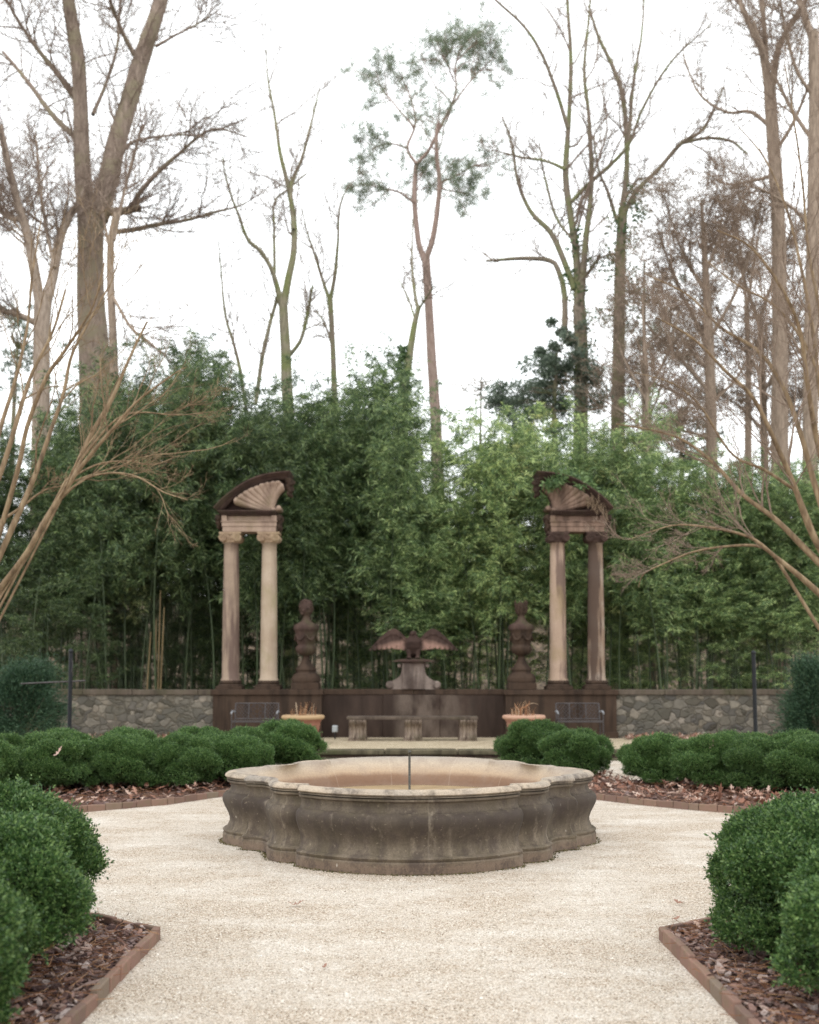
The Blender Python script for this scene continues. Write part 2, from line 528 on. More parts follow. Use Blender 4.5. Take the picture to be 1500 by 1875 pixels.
c = m.mix(m.ramp(m.noise(m.co(), 1.1, 5, 0.6), [(0.48, 0.0), (0.62, 0.6)]), c, '#54524a')
c = m.mix(m.ramp(v2.outputs[0], [(0.0, 0.5), (0.06, 0.0)]), c, '#534d41')
m.color(c)
bb = m.bump(m.ramp(v2.outputs[0], [(0.0, 0.0), (0.12, 1.0)]), 0.7, 0.035)
m.bump(n1, 0.5, 0.02, bb)
RUBBLE = m.m
COPING = stone('coping_stone', '#5a5046', '#352f29', '#70655a', '#4c4b36', 0.6, seed=14)

# bricks (each brick one island)
m = Mat('edging_brick', 0.9, 0.2)
n1 = m.noise(m.co(), 14, 5, 0.65)
c = m.ramp(m.island(), [(0, '#786056'), (0.3, '#86695d'), (0.55, '#715c53'), (0.75, '#8e6f61'), (1, '#7b6d60')])
c = m.mix(m.ramp(n1, [(0.45, 0.0), (0.68, 0.65)]), c, '#776a55')
m.color(c)
m.bump(m.noise(m.co(), 90, 4, 0.7), 0.5, 0.006)
BRICK = m.m

m = Mat('bark_chip', 0.85, 0.25)
c = m.ramp(m.island(), [(0, '#433436'), (0.22, '#6a524c'), (0.45, '#947468'), (0.65, '#7d6a66'), (0.85, '#a88e81'), (1, '#bfaea7')])
c = m.mix(m.ramp(m.noise(m.co((30, 30, 30)), 1.0, 5, 0.7), [(0.4, 0.0), (0.7, 0.5)]), c, '#3b2b26')
m.color(c)
CHIP = m.m
m = Mat('pine_straw', 0.8, 0.25)
m.color(m.ramp(m.island(), [(0, '#6b4630'), (0.5, '#8f6244'), (1, '#ab8663')]))
STRAW = m.m
m = Mat('dry_leaf', 0.8, 0.25)
c = m.ramp(m.island(), [(0, '#5d3d30'), (0.25, '#7b5443'), (0.5, '#946e5d'), (0.75, '#aa8b7b'), (1, '#c3ac9d')])
m.color(c)
DRYLEAF = m.m
m = Mat('pale_leaf', 0.7, 0.3); m.color(m.ramp(m.noise(m.co(), 40, 4), [(0.3, '#b99468'), (0.7, '#d8bd92')])); PALELEAF = m.m
m = Mat('pink_leaf', 0.7, 0.3); m.color(m.ramp(m.noise(m.co(), 40, 4), [(0.3, '#a68376'), (0.7, '#cdb2a6')])); PINKLEAF = m.m

BOX = leaf_mat('boxwood_leaf', (0.028, 0.068, 0.019, 1), (0.072, 0.148, 0.040, 1), (0.20, 0.30, 0.095, 1), 0.4, 0.45, 0.24)
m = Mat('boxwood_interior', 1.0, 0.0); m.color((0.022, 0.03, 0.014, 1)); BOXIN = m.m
YEW = leaf_mat('yew_needle', (0.025, 0.055, 0.03, 1), (0.04, 0.085, 0.045, 1), (0.07, 0.12, 0.06, 1), 0.5, 0.3, 0.15)
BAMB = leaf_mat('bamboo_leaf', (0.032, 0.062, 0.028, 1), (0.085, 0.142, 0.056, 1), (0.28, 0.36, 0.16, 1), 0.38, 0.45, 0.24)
m = Mat('bamboo_culm', 0.5, 0.35)
c = m.mix(1.0, m.ramp(m.noise(m.co((3, 3, 1.2)), 1.5, 3), [(0.35, '#37462c'), (0.65, '#566340')]), m.objcol(), 'MULTIPLY')
m.color(c)
CULM = m.m
m = Mat('dry_bamboo', 0.6, 0.3); m.color(m.ramp(m.noise(m.co((3, 3, 0.6)), 1.5, 3), [(0.35, '#66573c'), (0.65, '#8a7654')])); DRYCULM = m.m
PINEN = leaf_mat('pine_needles', (0.11, 0.145, 0.095, 1), (0.19, 0.24, 0.155, 1), (0.32, 0.37, 0.24, 1), 0.5, 0.3, 0.5)
HOLLY = leaf_mat('holly_leaf', (0.07, 0.10, 0.07, 1), (0.14, 0.19, 0.13, 1), (0.36, 0.42, 0.33, 1), 0.3, 0.6, 0.5)
IVY = leaf_mat('ivy_leaf', (0.04, 0.08, 0.03, 1), (0.08, 0.14, 0.05, 1), (0.16, 0.24, 0.09, 1), 0.45, 0.35, 0.3)
BROWNL = leaf_mat('withered_leaf', (0.19, 0.14, 0.10, 1), (0.29, 0.22, 0.165, 1), (0.42, 0.33, 0.26, 1), 0.8, 0.15, 0.3)
BARK_A = bark_mat('tulip_bark', '#67594f', '#a59486', '#8a806b', 1.0)
BARK_B = bark_mat('grey_bark', '#7a6c60', '#bdab9b', None, 1.4)
BARK_M = bark_mat('mossy_bark', '#6c6656', '#a59d86', '#7a7e55', 1.2)
BARK_P = bark_mat('pine_bark', '#857067', '#b9a398', None, 1.5)
BARK_D = bark_mat('dark_bark', '#5f574c', '#9a8c7c', '#787a58', 1.4)
BARK_R = bark_mat('brown_bark', '#736457', '#ac9a89', None, 1.2)
m = Mat('myrtle_bark', 0.75, 0.25)
n1 = m.noise(m.co((10, 10, 1.5)), 1.2, 4, 0.6)
m.color(m.ramp(n1, [(0.3, '#5c4c3a'), (0.5, '#836e55'), (0.72, '#a08d70')]))
MYRTLE = m.m
TWIG = bark_mat('twig_bark', '#6c5d53', '#9d8b7d', None, 3)
TWIGR = bark_mat('russet_twig_bark', '#716154', '#9f8c7c', None, 3)

m = Mat('black_iron', 0.5, 0.4); m.b.inputs['Metallic'].default_value = 0.3
m.color(m.ramp(m.noise(m.co(), 30, 4), [(0.3, '#141517'), (0.7, '#232528')])); IRON = m.m
m = Mat('grey_painted_metal', 0.45, 0.4); m.b.inputs['Metallic'].default_value = 0.3
m.color(m.ramp(m.noise(m.co(), 12, 4), [(0.3, '#3d3939'), (0.7, '#524d4d')])); GREYMET = m.m
m = Mat('pale_worn_metal', 0.4, 0.5); m.color('#92959a'); PALEMET = m.m
m = Mat('wrought_lattice', 0.5, 0.4); m.color(m.ramp(m.noise(m.co(), 12, 4), [(0.3, '#302b2c'), (0.7, '#423c3e')])); LATT = m.m
m = Mat('pipe_metal', 0.45, 0.4); m.b.inputs['Metallic'].default_value = 0.5
m.color(m.ramp(m.noise(m.co((1, 1, 6)), 10, 4), [(0.3, '#3f3e3a'), (0.7, '#63615a')])); PIPE = m.m
def terracotta(name, a, b, rimc):
    m = Mat(name, 0.85, 0.2)
    n1 = m.noise(m.co(), 5, 5, 0.65)
    c = m.ramp(n1, [(0.3, a), (0.7, b)])
    z = m.math('ADD', m.sepz(m.tc.outputs['Object'], 2), m.math('MULTIPLY', n1, 0.02))
    m.color(m.mix(m.ramp(z, [(0.505, 0.0), (0.52, 0.9)]), c, rimc))
    m.bump(m.noise(m.co(), 40, 4), 0.2, 0.006)
    return m.m
TERRA1 = terracotta('terracotta_yellowed', '#85594a', '#9f7463', '#b09674')
TERRA2 = terracotta('terracotta_pink', '#8b6153', '#a37c6b', '#b8947f')
m = Mat('potting_soil', 1.0, 0.1); m.color('#3b2f26'); PSOIL = m.m
m = Mat('dry_stem', 0.8, 0.2); m.color(m.ramp(m.island(), [(0, '#7d5038'), (0.6, '#a9805d'), (1, '#c9b79e')])); DSTEM = m.m
m = Mat('grey_plastic', 0.5, 0.4); m.color('#a9adae'); PLASTIC = m.m

# ------------------------------------------------------------------ ground
def sheet(name, pts, z, mat, kind='structure', sub=None):
    me = bpy.data.meshes.new(name)
    me.from_pydata([(x, y, z) for x, y in pts], [], [list(range(len(pts)))])
    me.update()
    me.materials.append(mat)
    o = bpy.data.objects.new(name, me)
    COL.objects.link(o)
    if kind: o['kind'] = kind
    return o
sheet('ground', [(-400, -60), (400, -60), (400, 700), (-400, 700)], -0.02, FOREST)
sheet('gravel_court', [(-14, -12), (14, -12), (14, 21.2), (-14, 21.2)], 0.0, GRAVEL)

# wooded hillside far behind the bamboo
xs = np.linspace(-90, 90, 46); ys = np.linspace(44, 150, 24)
X, Y = np.meshgrid(xs, ys, indexing='ij')
Z = -0.3 + 9.0*np.clip((Y-44)/55, 0, 1)**1.1 + 0.5*np.sin(X*0.13+1)*np.sin(Y*0.09) * np.clip((Y-44)/20, 0, 1)
o = MB().grid(np.stack([X, Y, Z], -1)).build('hillside', FOREST, smooth=True); o['kind'] = 'structure'

# terrace with its two stone treads
TZ = 0.16
o = MB().box(-9.5, 9.5, 21.1, 27.0, -0.3, TZ).build('terrace', TERR); o['kind'] = 'structure'
st = empty('stone_step', (0, 20.87, 0), 'long low step of mossy grey flagstones along the terrace front', 'step')
x = -6.5
while x < 6.5:
    L = rng.uniform(0.7, 1.5)
    j = rng.uniform(-0.02, 0.02)
    o = MB().box(x+0.008, x+L-0.008, j, 0.45+0.02, 0.085, TZ+0.012+rng.uniform(-.006, .006)).build('tread', SLAB, st, bevel=0.02)
    x += L
MB().box(-6.5, 6.5, 0.05, 0.4, -0.1, 0.083).build('riser', BROWN2, st)
MB().box(-6.5, 6.5, -0.30, 0.04, -0.1, 0.03).build('kerb', SLAB, st, bevel=0.012)

# ------------------------------------------------------------------ fountain
YC = 10.85
def arc(cx, cy, r, a0, a1, n):
    a = np.linspace(a0, a1, n)
    return [(cx + r*math.cos(t), cy + r*math.sin(t)) for t in a]
q = []
h = math.asin(0.935/1.26)
q += arc(0, -0.64, 1.26, -math.pi/2, -math.pi/2 + h, 22)                     # front lobe
q += [(0.946, -1.45), (0.918, -1.362)]
q += crom([(0.928, -1.35), (1.06, -1.305), (1.15, -1.25), (1.215, -1.14), (1.245, -1.02), (1.25, -0.9)], 12).tolist()
q += crom([(1.262, -0.885), (1.285, -0.79), (1.345, -0.70), (1.43, -0.65), (1.515, -0.632)], 9).tolist()
q += [(1.527, -0.575), (1.505, -0.485)]
h2 = math.asin(0.46/0.537)
q += arc(1.79-0.537, 0, 0.537, -h2, 0, 12)
q = np.array(q)
half = np.vstack([q, (q[:-1] * [1, -1])[::-1]])
plan = np.vstack([half[1:-1], (half * [-1, 1])[::-1]])
plan = np.vstack([half, (half[1:-1] * [-1, 1])[::-1]])
prof = [(0.0, -0.06), (0.0, 0.085), (-0.012, 0.098), (-0.004, 0.108), (0.0, 0.122), (-0.014, 0.136), (-0.034, 0.139),
        (-0.044, 0.165), (-0.057, 0.20), (-0.057, 0.235), (-0.044, 0.28), (-0.018, 0.335), (0.002, 0.385), (0.006, 0.42),
        (-0.004, 0.452), (-0.026, 0.474), (-0.045, 0.478), (-0.047, 0.487), (-0.06, 0.50), (-0.068, 0.53), (-0.062, 0.556), (-0.044, 0.570),
        (-0.034, 0.573), (-0.031, 0.589), (-0.052, 0.592), (-0.052, 0.599), (-0.030, 0.602), (-0.030, 0.609), (-0.042, 0.611), (-0.042, 0.614),
        (-0.024, 0.617), (-0.014, 0.628), (-0.020, 0.644), (-0.040, 0.66), (-0.075, 0.667), (-0.11, 0.662)]
def ring(off, z, blend=0.0):
    r0 = np.linalg.norm(plan, axis=1, keepdims=True)
    P = plan * (1 + off/1.6)
    if blend:
        a = np.arctan2(plan[:, 1]/1.78, plan[:, 0]/1.66)
        E = np.stack([1.60*np.cos(a), 1.72*np.sin(a)], 1) * (1 + (off+0.11)/1.6)
        P = P*(1-blend) + E*blend
    return np.c_[P, np.full(len(P), z)]
fo = empty('fountain', (0, YC, 0), 'large weathered stone fountain basin with lobed quatrefoil outline on the gravel', 'fountain')
MB().grid(np.array([ring(a, z) for a, z in prof]), close_v=True).build('basin', FOUNT, fo, smooth=True).modifiers.new('es', 'EDGE_SPLIT').split_angle = R(38)
inner = [(-0.11, 0.662, 0), (-0.15, 0.648, 0.25), (-0.20, 0.616, 0.6), (-0.27, 0.575, 0.95), (-0.33, 0.53, 1), (-0.37, 0.48, 1), (-0.395, 0.43, 1), (-0.41, 0.40, 1), (-0.44, 0.388, 1)]
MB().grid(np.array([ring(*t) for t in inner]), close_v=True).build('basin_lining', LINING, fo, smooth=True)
fl = ring(-0.44, 0.388, 1)
n = len(fl)
MB().add(np.vstack([fl, [[0, 0, 0.372]]]), tris=[(i, (i+1) % n, n) for i in range(n)]).build('basin_floor', BFLOOR, fo)
wl = ring(-0.425, 0.392, 1); wl[:, 2] = 0.394
MB().add(np.vstack([wl, [[0, 0, 0.394]]]), tris=[(i, (i+1) % n, n) for i in range(n)]).build('water', WATER, fo)
p = MB()
p.lathe([(0.05, 0.37), (0.05, 0.40), (0.016, 0.41), (0.0115, 0.42), (0.0115, 0.80), (0.0105, 0.83), (0.015, 0.832), (0.015, 0.85), (0.01, 0.856)], seg=14)
p.build('spout_pipe', PIPE, fo, smooth=True)

m = Mat('moss', 0.95, 0.1)
m.color(m.ramp(m.island(), [(0, '#3a3a22'), (0.4, '#5a5938'), (0.7, '#6f6446'), (1, '#8a7d60')]))
_r = np.random.default_rng(5)
_k = _r.integers(0, len(plan), 5000)
_q = plan[_k]*(1-_r.random(5000)[:, None]) + 0
_q = plan[_k] + (np.roll(plan, -1, 0)[_k]-plan[_k])*_r.random(5000)[:, None]
_p = 0.5+0.5*np.sin(np.arctan2(_q[:, 1], _q[:, 0])*17)*np.sin(np.arctan2(_q[:, 1], _q[:, 0])*5+1)
_q = _q[_r.random(5000) < 0.25+0.75*_p]
_q = _q*(1+(0.004+np.abs(_r.normal(0, 0.012, len(_q)))/1.0)[:, None])
MB().leaves(np.c_[_q, np.full(len(_q), 0.002)+_r.random(len(_q))*0.006], _r.normal(size=(len(_q), 3))*[1, 1, 0.25], _r.uniform(0.008, 0.022, len(_q)), 0.010).build('moss', m.m, loc=(0, YC, 0))['kind'] = 'stuff'

# ------------------------------------------------------------------ exedra wall, porticoes
AX = 0.10
WY = 24.92
WT = 1.24
def wall_block(x0, x1, y0, y1, name, label, mat, cop, cat='wall', over=0.045, plinth=True):
    t = empty(name, ((x0+x1)/2, y0, TZ), label, cat)
    cx = (x0+x1)/2
    MB().box(x0-cx, x1-cx, 0, y1-y0, -0.3, WT-TZ-0.12).build('wall_face', mat, t)
    c = MB()
    xx = x0 - (over if name != 'stone_wall' else 0)
    e = x1 + (over if name != 'stone_wall' else 0)
    k = 0
    seg = 1.35 if name == 'stone_wall' else (e-xx)/max(1, round((e-xx)/2.0))
    while xx < e-0.01:
        L = min(seg*(rng.uniform(0.75, 1.2) if name == 'stone_wall' else 1.0), e-xx)
        c.box(xx+0.004-cx, xx+L-0.004-cx, -over, y1-y0+over, WT-TZ-0.118, WT-TZ+rng.uniform(-.006, .004))
        xx += L
    c.build('coping', cop, t, bevel=0.012)
    if plinth: MB().box(x0-cx-0.03, x1-cx+0.03, -0.045, -0.002, -0.05, 0.14).build('plinth', mat, t, bevel=0.01)
    return t
wall_block(-4.37, -1.96, WY, 25.75, 'pedestal_wall', 'dark brown stone wing wall carrying the two clean pillars and a bust urn', BROWN, BROWN)
wall_block(2.14, 4.60, WY, 25.75, 'pedestal_wall', 'dark brown stone wing wall under the vine-covered broken pediment', BROWN, BROWN)
m = Mat('stained_brownstone', 0.85, 0.25)
px_ = m.sepz(m.tc.outputs['Object'], 0)
n1 = m.noise(m.co((2.2, 2.2, 0.6)), 1.3, 5, 0.62)
n2 = m.noise(m.co(), 40, 4, 0.7)
c = m.mix(m.ramp(n1, [(0.35, 0.0), (0.65, 1.0)]), '#30251f', '#463830')
msk = m.math('MULTIPLY', m.ramp(m.math('ADD', m.math('MULTIPLY', px_, 0.25), 0.5), [(0.38, 0.0), (0.43, 1.0), (0.68, 1.0), (0.86, 0.0)]), m.ramp(m.noise(m.co((1.7, 1, 0.8), (4, 0, 1)), 1.3, 4, 0.6), [(0.36, 0.0), (0.56, 1.0)]))
c = m.mix(m.math('MULTIPLY', msk, 0.75), c, '#75675c')
c = m.mix(m.ramp(n2, [(0.3, 0.4), (0.6, 0.0)]), c, '#261d1c')
m.color(c); m.bump(n2, 0.3, 0.006)
STAIN = m.m
wb = wall_block(-1.955, 2.135, 25.25, 25.75, 'back_wall', 'recessed dark brown wall with pale stains behind the long stone bench', STAIN, BROWN, over=0.02, plinth=False)
MB().box(-0.68, 0.58, -0.05, -0.002, 0.0, 0.955).build('panel', STAIN, wb, bevel=0.008)
wall_block(-9.5, -4.375, 25.0, 25.5, 'stone_wall', 'low rubble stone wall behind the black post with the crossbar', RUBBLE, COPING)
wall_block(4.605, 11.0, 25.0, 25.5, 'stone_wall', 'low rubble stone wall behind the plain black post', RUBBLE, COPING)

S = 25.25 / F                      # metres per photo pixel at the columns
def column(root, x, shaft_mat, cap_mat):
    H0, H1 = 0.20, 3.29            # top of base, bottom of capital
    z = np.linspace(H0, H1, 14)
    u = (z-H0)/(H1-H0)
    r = 0.195*(1 - 0.16*u**1.7)
    prof = [(0.225, H0-0.002), (0.225, H0+0.02)] + [(a, b) for a, b in zip(r[0:1]*1.03, [H0+0.05])] + [(a, b) for a, b in zip(r, z) if b > H0+0.06] + [(0.182, H1-0.0), (0.182, H1+0.04)]
    sh = MB().lathe(prof, seg=28).build('column', shaft_mat, root, loc=(x, 0, 0), smooth=True)
    b = MB().box(-0.29, 0.29, -0.29, 0.29, 0.0, 0.07)
    b.lathe([(0.28, 0.071), (0.285, 0.085), (0.275, 0.11), (0.245, 0.115), (0.235, 0.135), (0.25, 0.14), (0.262, 0.155), (0.25, 0.172), (0.235, 0.175), (0.235, 0.197)], seg=32)
    b.build('base', BROWN, sh, bevel=0.008)
    c = MB().box(-0.245, 0.245, -0.235, 0.235, H1+0.205, H1+0.245)
    c.lathe([(0.175, H1+0.0), (0.20, H1+0.03), (0.205, H1+0.06), (0.23, H1+0.10), (0.24, H1+0.14), (0.2, H1+0.2)], seg=28, mod=lambda a, z: 1+0.03*np.cos(a*12))
    for sx in (-1, 1):
        cx, cz = sx*0.165, H1+0.115
        a = np.linspace(0, 2*np.pi, 20, endpoint=False)
        prof2 = [(0.0, -0.235), (0.085, -0.235), (0.088, -0.2), (0.07, -0.08), (0.06, 0.0), (0.07, 0.08), (0.088, 0.2), (0.085, 0.235), (0.0, 0.235)]
        P = np.array([[(cx + rr*math.cos(t), yy, cz + rr*math.sin(t)) for t in a] for rr, yy in prof2])
        c.grid(P, close_v=True)
        for sy in (-1, 1):
            tt = np.linspace(0, 4.6*np.pi, 46)
            rr = 0.084 - 0.0145*tt/np.pi
            sp = np.stack([cx - sx*rr*np.cos(tt)*-1, np.full_like(tt, sy*0.238), cz + rr*np.sin(tt)], 1)
            c.tubes(sp, np.full(len(tt), 0.011), 5)
    c.box(-0.165, 0.165, -0.225, 0.225, H1+0.15, H1+0.206)
    c.lathe([(0.0, -0.03), (0.035, 0.0), (0.0, 0.03)], (0, -0.245, H1+0.19), 10)
    c.build('capital', cap_mat, sh)
    return sh
def portico(xc, mir, label, shafts, capm, topm, corn):
    root = empty('portico', (xc, 25.25, WT), label, 'portico', 'pillar pairs with broken pediments on the wall')
    order = shafts if mir == 1 else shafts[::-1]
    column(root, -0.43*mir, shafts[0], capm)
    column(root, 0.43*mir, shafts[1], capm)
    ZE = 3.54
    # entablature; local u runs outward (left pair: -x) to inward (+x), mirrored for the right pair
    def bx(mb, u0, u1, y0, y1, z0, z1):
        a, b = sorted((u0*mir, u1*mir)); mb.box(a, b, y0, y1, z0, z1)
    e = MB()
    bx(e, -0.60, 0.60, -0.22, 0.22, ZE, ZE+0.115)
    bx(e, -0.615, 0.615, -0.235, 0.235, ZE+0.117, ZE+0.215)
    bx(e, -0.635, 0.635, -0.255, 0.255, ZE+0.217, ZE+0.243)
    bx(e, -0.50, 0.50, -0.17, 0.17, ZE+0.245, ZE+0.365)
    for s in (-0.56, 0.56): bx(e, s-0.06, s+0.06, -0.24, 0.24, ZE+0.2445, ZE+0.3655)
    e.build('entablature', topm, root, bevel=0.008)
    cn = MB()
    bx(cn, -0.63, 0.60, -0.26, 0.26, ZE+0.367, ZE+0.40)
    bx(cn, -0.67, 0.62, -0.31, 0.31, ZE+0.402, ZE+0.435)
    bx(cn, -0.70, 0.60, -0.35, 0.35, ZE+0.437, ZE+0.47)
    cn.build('cornice', corn, root, bevel=0.01)
    # carved consoles hanging at both ends
    for u in (-0.70, 0.66):
        k = MB()
        zz = np.linspace(ZE+0.36, ZE+0.02 if u > 0 else ZE+0.12, 9)
        for i, z_ in enumerate(zz):
            t = i/8
            rr = 0.085*(1-0.55*t)
            k.lathe([(0.0, -0.045), (rr*0.8, -0.03), (rr, 0.0), (rr*0.8, 0.03), (0, 0.045)], ((u+0.015*math.sin(i*2.1))*mir, -0.16+0.05*t+0.02*math.cos(i*1.7), z_), 9)
            k.lathe([(0.0, -0.045), (rr*0.8, -0.03), (rr, 0.0), (rr*0.8, 0.03), (0, 0.045)], ((u+0.015*math.sin(i*1.3))*mir, 0.10, z_), 9)
        k.build('console', BROWN, root, smooth=True)
    # curved raking cornice, traced from its outline
    def loc(cx_, cy_):
        return ((385+cx_/8.82) - 457.5)*S, 4.99-1.24 + 0*cy_ + (938.0-(850+cy_/8.82))*S + 0.262
    up = np.array([loc(*p) for p in ((80, 745), (200, 610), (330, 500), (480, 390), (650, 290), (850, 215), (1050, 175), (1310, 150))])
    lo = np.array([loc(*p) for p in ((150, 800), (250, 735), (345, 640), (450, 560), (570, 480), (700, 405), (850, 335), (1000, 295), (1240, 275))])
    U = crom(up, 40); L = crom(lo, 40)
    rows = []
    for f, yf in ((0.0, -0.44), (0.18, -0.44), (0.22, -0.41), (0.5, -0.36), (0.55, -0.33), (0.8, -0.30), (1.0, -0.26), (1.0, 0.26), (0.55, 0.33), (0.2, 0.42), (0.0, 0.44)):
        C = U*(1-f) + L*f
        rows.append(np.c_[C[:, 0]*mir, np.full(40, yf), C[:, 1]])
    rows = np.array(rows)
    rk = MB().grid(rows, close_u=True)
    for k, rev in ((0, 0), (-1, 1)):
        cap = rows[:, k]
        nn = len(cap)
        rk.add(np.vstack([cap, cap.mean(0)]), tris=[(i, (i+1) % nn, nn) for i in range(nn)])
    rk.build('raking_cornice', corn, root, weld=True).modifiers.new('es', 'EDGE_SPLIT').split_angle = R(30)
    # drop ornament at the high end
    ex, ez = loc(1265, 300)
    dr = MB()
    for i in range(7):
        t = i/6
        rr = 0.10*(1-0.6*t)
        for yy in (-0.22, 0.0, 0.2):
            dr.lathe([(0, -0.05), (rr*0.8, -0.035), (rr, 0), (rr*0.8, 0.035), (0, 0.05)], ((ex+0.01+0.02*math.sin(i*2+yy*9))*mir, yy, ez+0.04-i*0.052), 9)
    dr.build('drop_ornament', BROWN, root, smooth=True)
    # tympanum behind the shell
    tb = [loc(*p) for p in ((250, 785), (1000, 785), (1060, 690), (1050, 600), (1090, 500), (1180, 430), (1235, 330))] + L[::-1].tolist()[2:]
    pts = np.array(tb) * [mir, 1]
    if mir < 0: pts = pts[::-1]
    MB().prism(pts, -0.06, 0.20).build('tympanum', corn, root)
    # scallop shell
    C0 = np.array(loc(1010, 745))
    edge = crom([loc(*p) for p in ((425, 660), (440, 600), (510, 545), (590, 490), (670, 445), (760, 410), (840, 372), (920, 350), (1030, 330), (1150, 335), (1210, 430))], 130)
    M = 130; KV = 16
    P = np.zeros((M, KV, 3))
    for i in range(M):
        u = i/(M-1)
        E = edge[i]
        q0 = min(1.0, u/0.8)
        ctrl = C0 + (E-C0)*np.array([0.62*(1-q0)+0.08*q0, 0.02+0.70*q0**0.8])
        rib = abs(math.sin(u*math.pi*10))
        for j in range(KV):
            v = j/(KV-1)
            pt = (1-v)**2*C0 + 2*v*(1-v)*ctrl + v*v*E
            d = -0.15 - 0.17*v**2.2 - 0.095*(rib-0.5)*min(1, v*1.8)
            sc_ = 1 + 0.05*(rib)*v**4
            pt = C0 + (pt-C0)*sc_
            P[i, j] = (pt[0]*mir, d, pt[1])
    sm = MB().grid(P).build('shell', topm, root, smooth=True)
    sd_ = sm.modifiers.new('solid', 'SOLIDIFY'); sd_.thickness = 0.05; sd_.offset = -1 if mir > 0 else 1
    vl = MB()
    cx_, cz_ = loc(1115, 735)
    a = np.linspace(0, 2*np.pi, 20, endpoint=False)
    vl.grid(np.array([[((cx_ + r_*math.cos(t))*mir, y_, cz_ + r_*math.sin(t)) for t in a] for r_, y_ in ((0.0, -0.30), (0.05, -0.30), (0.058, -0.26), (0.058, 0.2), (0, 0.2))]), close_v=True)
    bx(vl, *sorted((loc(980, 0)[0], cx_)), -0.26, 0.2, ZE+0.471, ZE+0.53)
    vl.build('volute', topm, root, smooth=True)
    return root
portico((457.5-750)*S, 1, 'left pair of tan stone pillars under a clean half pediment with scallop shell', (SH[0], SH[1]), CAPM, PINK, BROWN2)
portico((1057-750)*S, -1, 'right pair of soot-streaked stone pillars under a vine-covered half pediment', (SH[3], SH[2]), BROWN2, stone('sooty_pink_sandstone', '#856d5f', '#44362f', '#9a8373', '#62573f', 0.7, seed=17), BROWN2)

# bust / urn finials on the wall
def urn(xpx, label, leafy):
    xc = (xpx-750)*S
    t = empty('stone_urn', (xc, 25.2, WT), label, 'urn', 'carved urns on the wing walls')
    s = S
    pd = MB().box(-25*s, 25*s, -0.31, 0.31, 0, 12*s)
    pd.lathe([(25.5*s, 12.2*s), (26.5*s, 16*s), (26*s, 21*s), (22*s, 28*s), (18*s, 30*s), (17.5*s, 33*s), (19*s, 35*s), (18.5*s, 38*s), (15*s, 42*s), (11*s, 47*s), (8*s, 53*s), (6*s, 59*s), (7*s, 61*s)], seg=30)
    pd.build('pedestal', BROWN, t, bevel=0.01)
    bd = MB()
    gad = lambda a, z: 1 + 0.055*np.abs(np.cos(a*7))*(z < 80*s)
    bd.lathe([(6*s, 61*s), (11*s, 63*s), (16*s, 67*s), (18.5*s, 73*s), (18*s, 78*s), (15.5*s, 80*s), (15.5*s, 83*s), (17.5*s, 86*s), (18.5*s, 95*s), (19.5*s, 102*s), (21*s, 107*s), (22.5*s, 109*s)], seg=56, mod=gad)
    for a in np.linspace(0, 2*np.pi, 6, endpoint=False):        # swags round the drum
        tt = np.linspace(-0.52, 0.52, 11)
        r_ = 19.5*s
        bd.tubes(np.stack([r_*np.cos(a+tt), r_*np.sin(a+tt), (101 - 11*np.cos(tt/0.52*np.pi/2))*s], 1), np.full(11, 2.1*s)*(0.6+0.6*np.cos(tt/0.52*np.pi/2)), 7)
    bd.build('bowl', BROWN2 if not leafy else BROWN, t, smooth=True)
    MB().lathe([(22.5*s, 108.5*s), (23*s, 112*s), (22*s, 117*s), (17*s, 120*s), (11*s, 123*s), (8*s, 127*s), (6.5*s, 131*s), (6*s, 134*s), (7.5*s, 136*s)], seg=30, mod=lambda a, z: 1+0.03*np.cos(a*14)).build('lid', BROWN2, t, smooth=True)
    fn = MB()
    r2 = np.random.default_rng(int(xpx))
    if not leafy:                                                # a clustered, head-like knob
        fn.lathe([(6*s, 135*s), (9*s, 138*s), (11.5*s, 144*s), (12*s, 151*s), (10.5*s, 158*s), (7*s, 163*s), (0, 165*s)], seg=24)
        for k in range(46):
            a = r2.uniform(0, 6.28); z_ = r2.uniform(138, 163)
            rr = 11.5*math.sqrt(max(0.05, 1-((z_-149)/16)**2))
            q_ = r2.uniform(1.8, 3.4)*s
            fn.lathe([(0, -q_), (q_*.75, -q_*.6), (q_, 0), (q_*.75, q_*.6), (0, q_)], (rr*s*math.cos(a), rr*s*math.sin(a), z_*s), 8)
        fn.build('finial', BROWN2, t, smooth=True)
    else:                                                        # a flame of carved leaves
        fn.lathe([(6*s, 135*s), (8.5*s, 140*s), (9*s, 147*s), (6*s, 156*s), (0, 160*s)], seg=20)
        for k in range(38):
            a = r2.uniform(0, 6.28); z_ = r2.uniform(136, 152)
            L = r2.uniform(8, 15)*s
            p0 = np.array([7*s*math.cos(a), 7*s*math.sin(a), z_*s])
            p1 = p0 + np.array([4*s*math.cos(a), 4*s*math.sin(a), L*0.6]); p2 = p0 + np.array([3*s*math.cos(a), 3*s*math.sin(a), L])
            fn.tubes(np.array([p0, p1, p2]), np.array([2.2*s, 2.0*s, 0.4*s]), 6)
        fn.build('finial', BROWN, t, smooth=True)
urn(561, 'dark carved stone urn topped by a lumpy head-like finial, left of the eagle', False)
urn(954.5, 'nearly black stone urn topped by a leafy flame finial, right of the eagle', True)

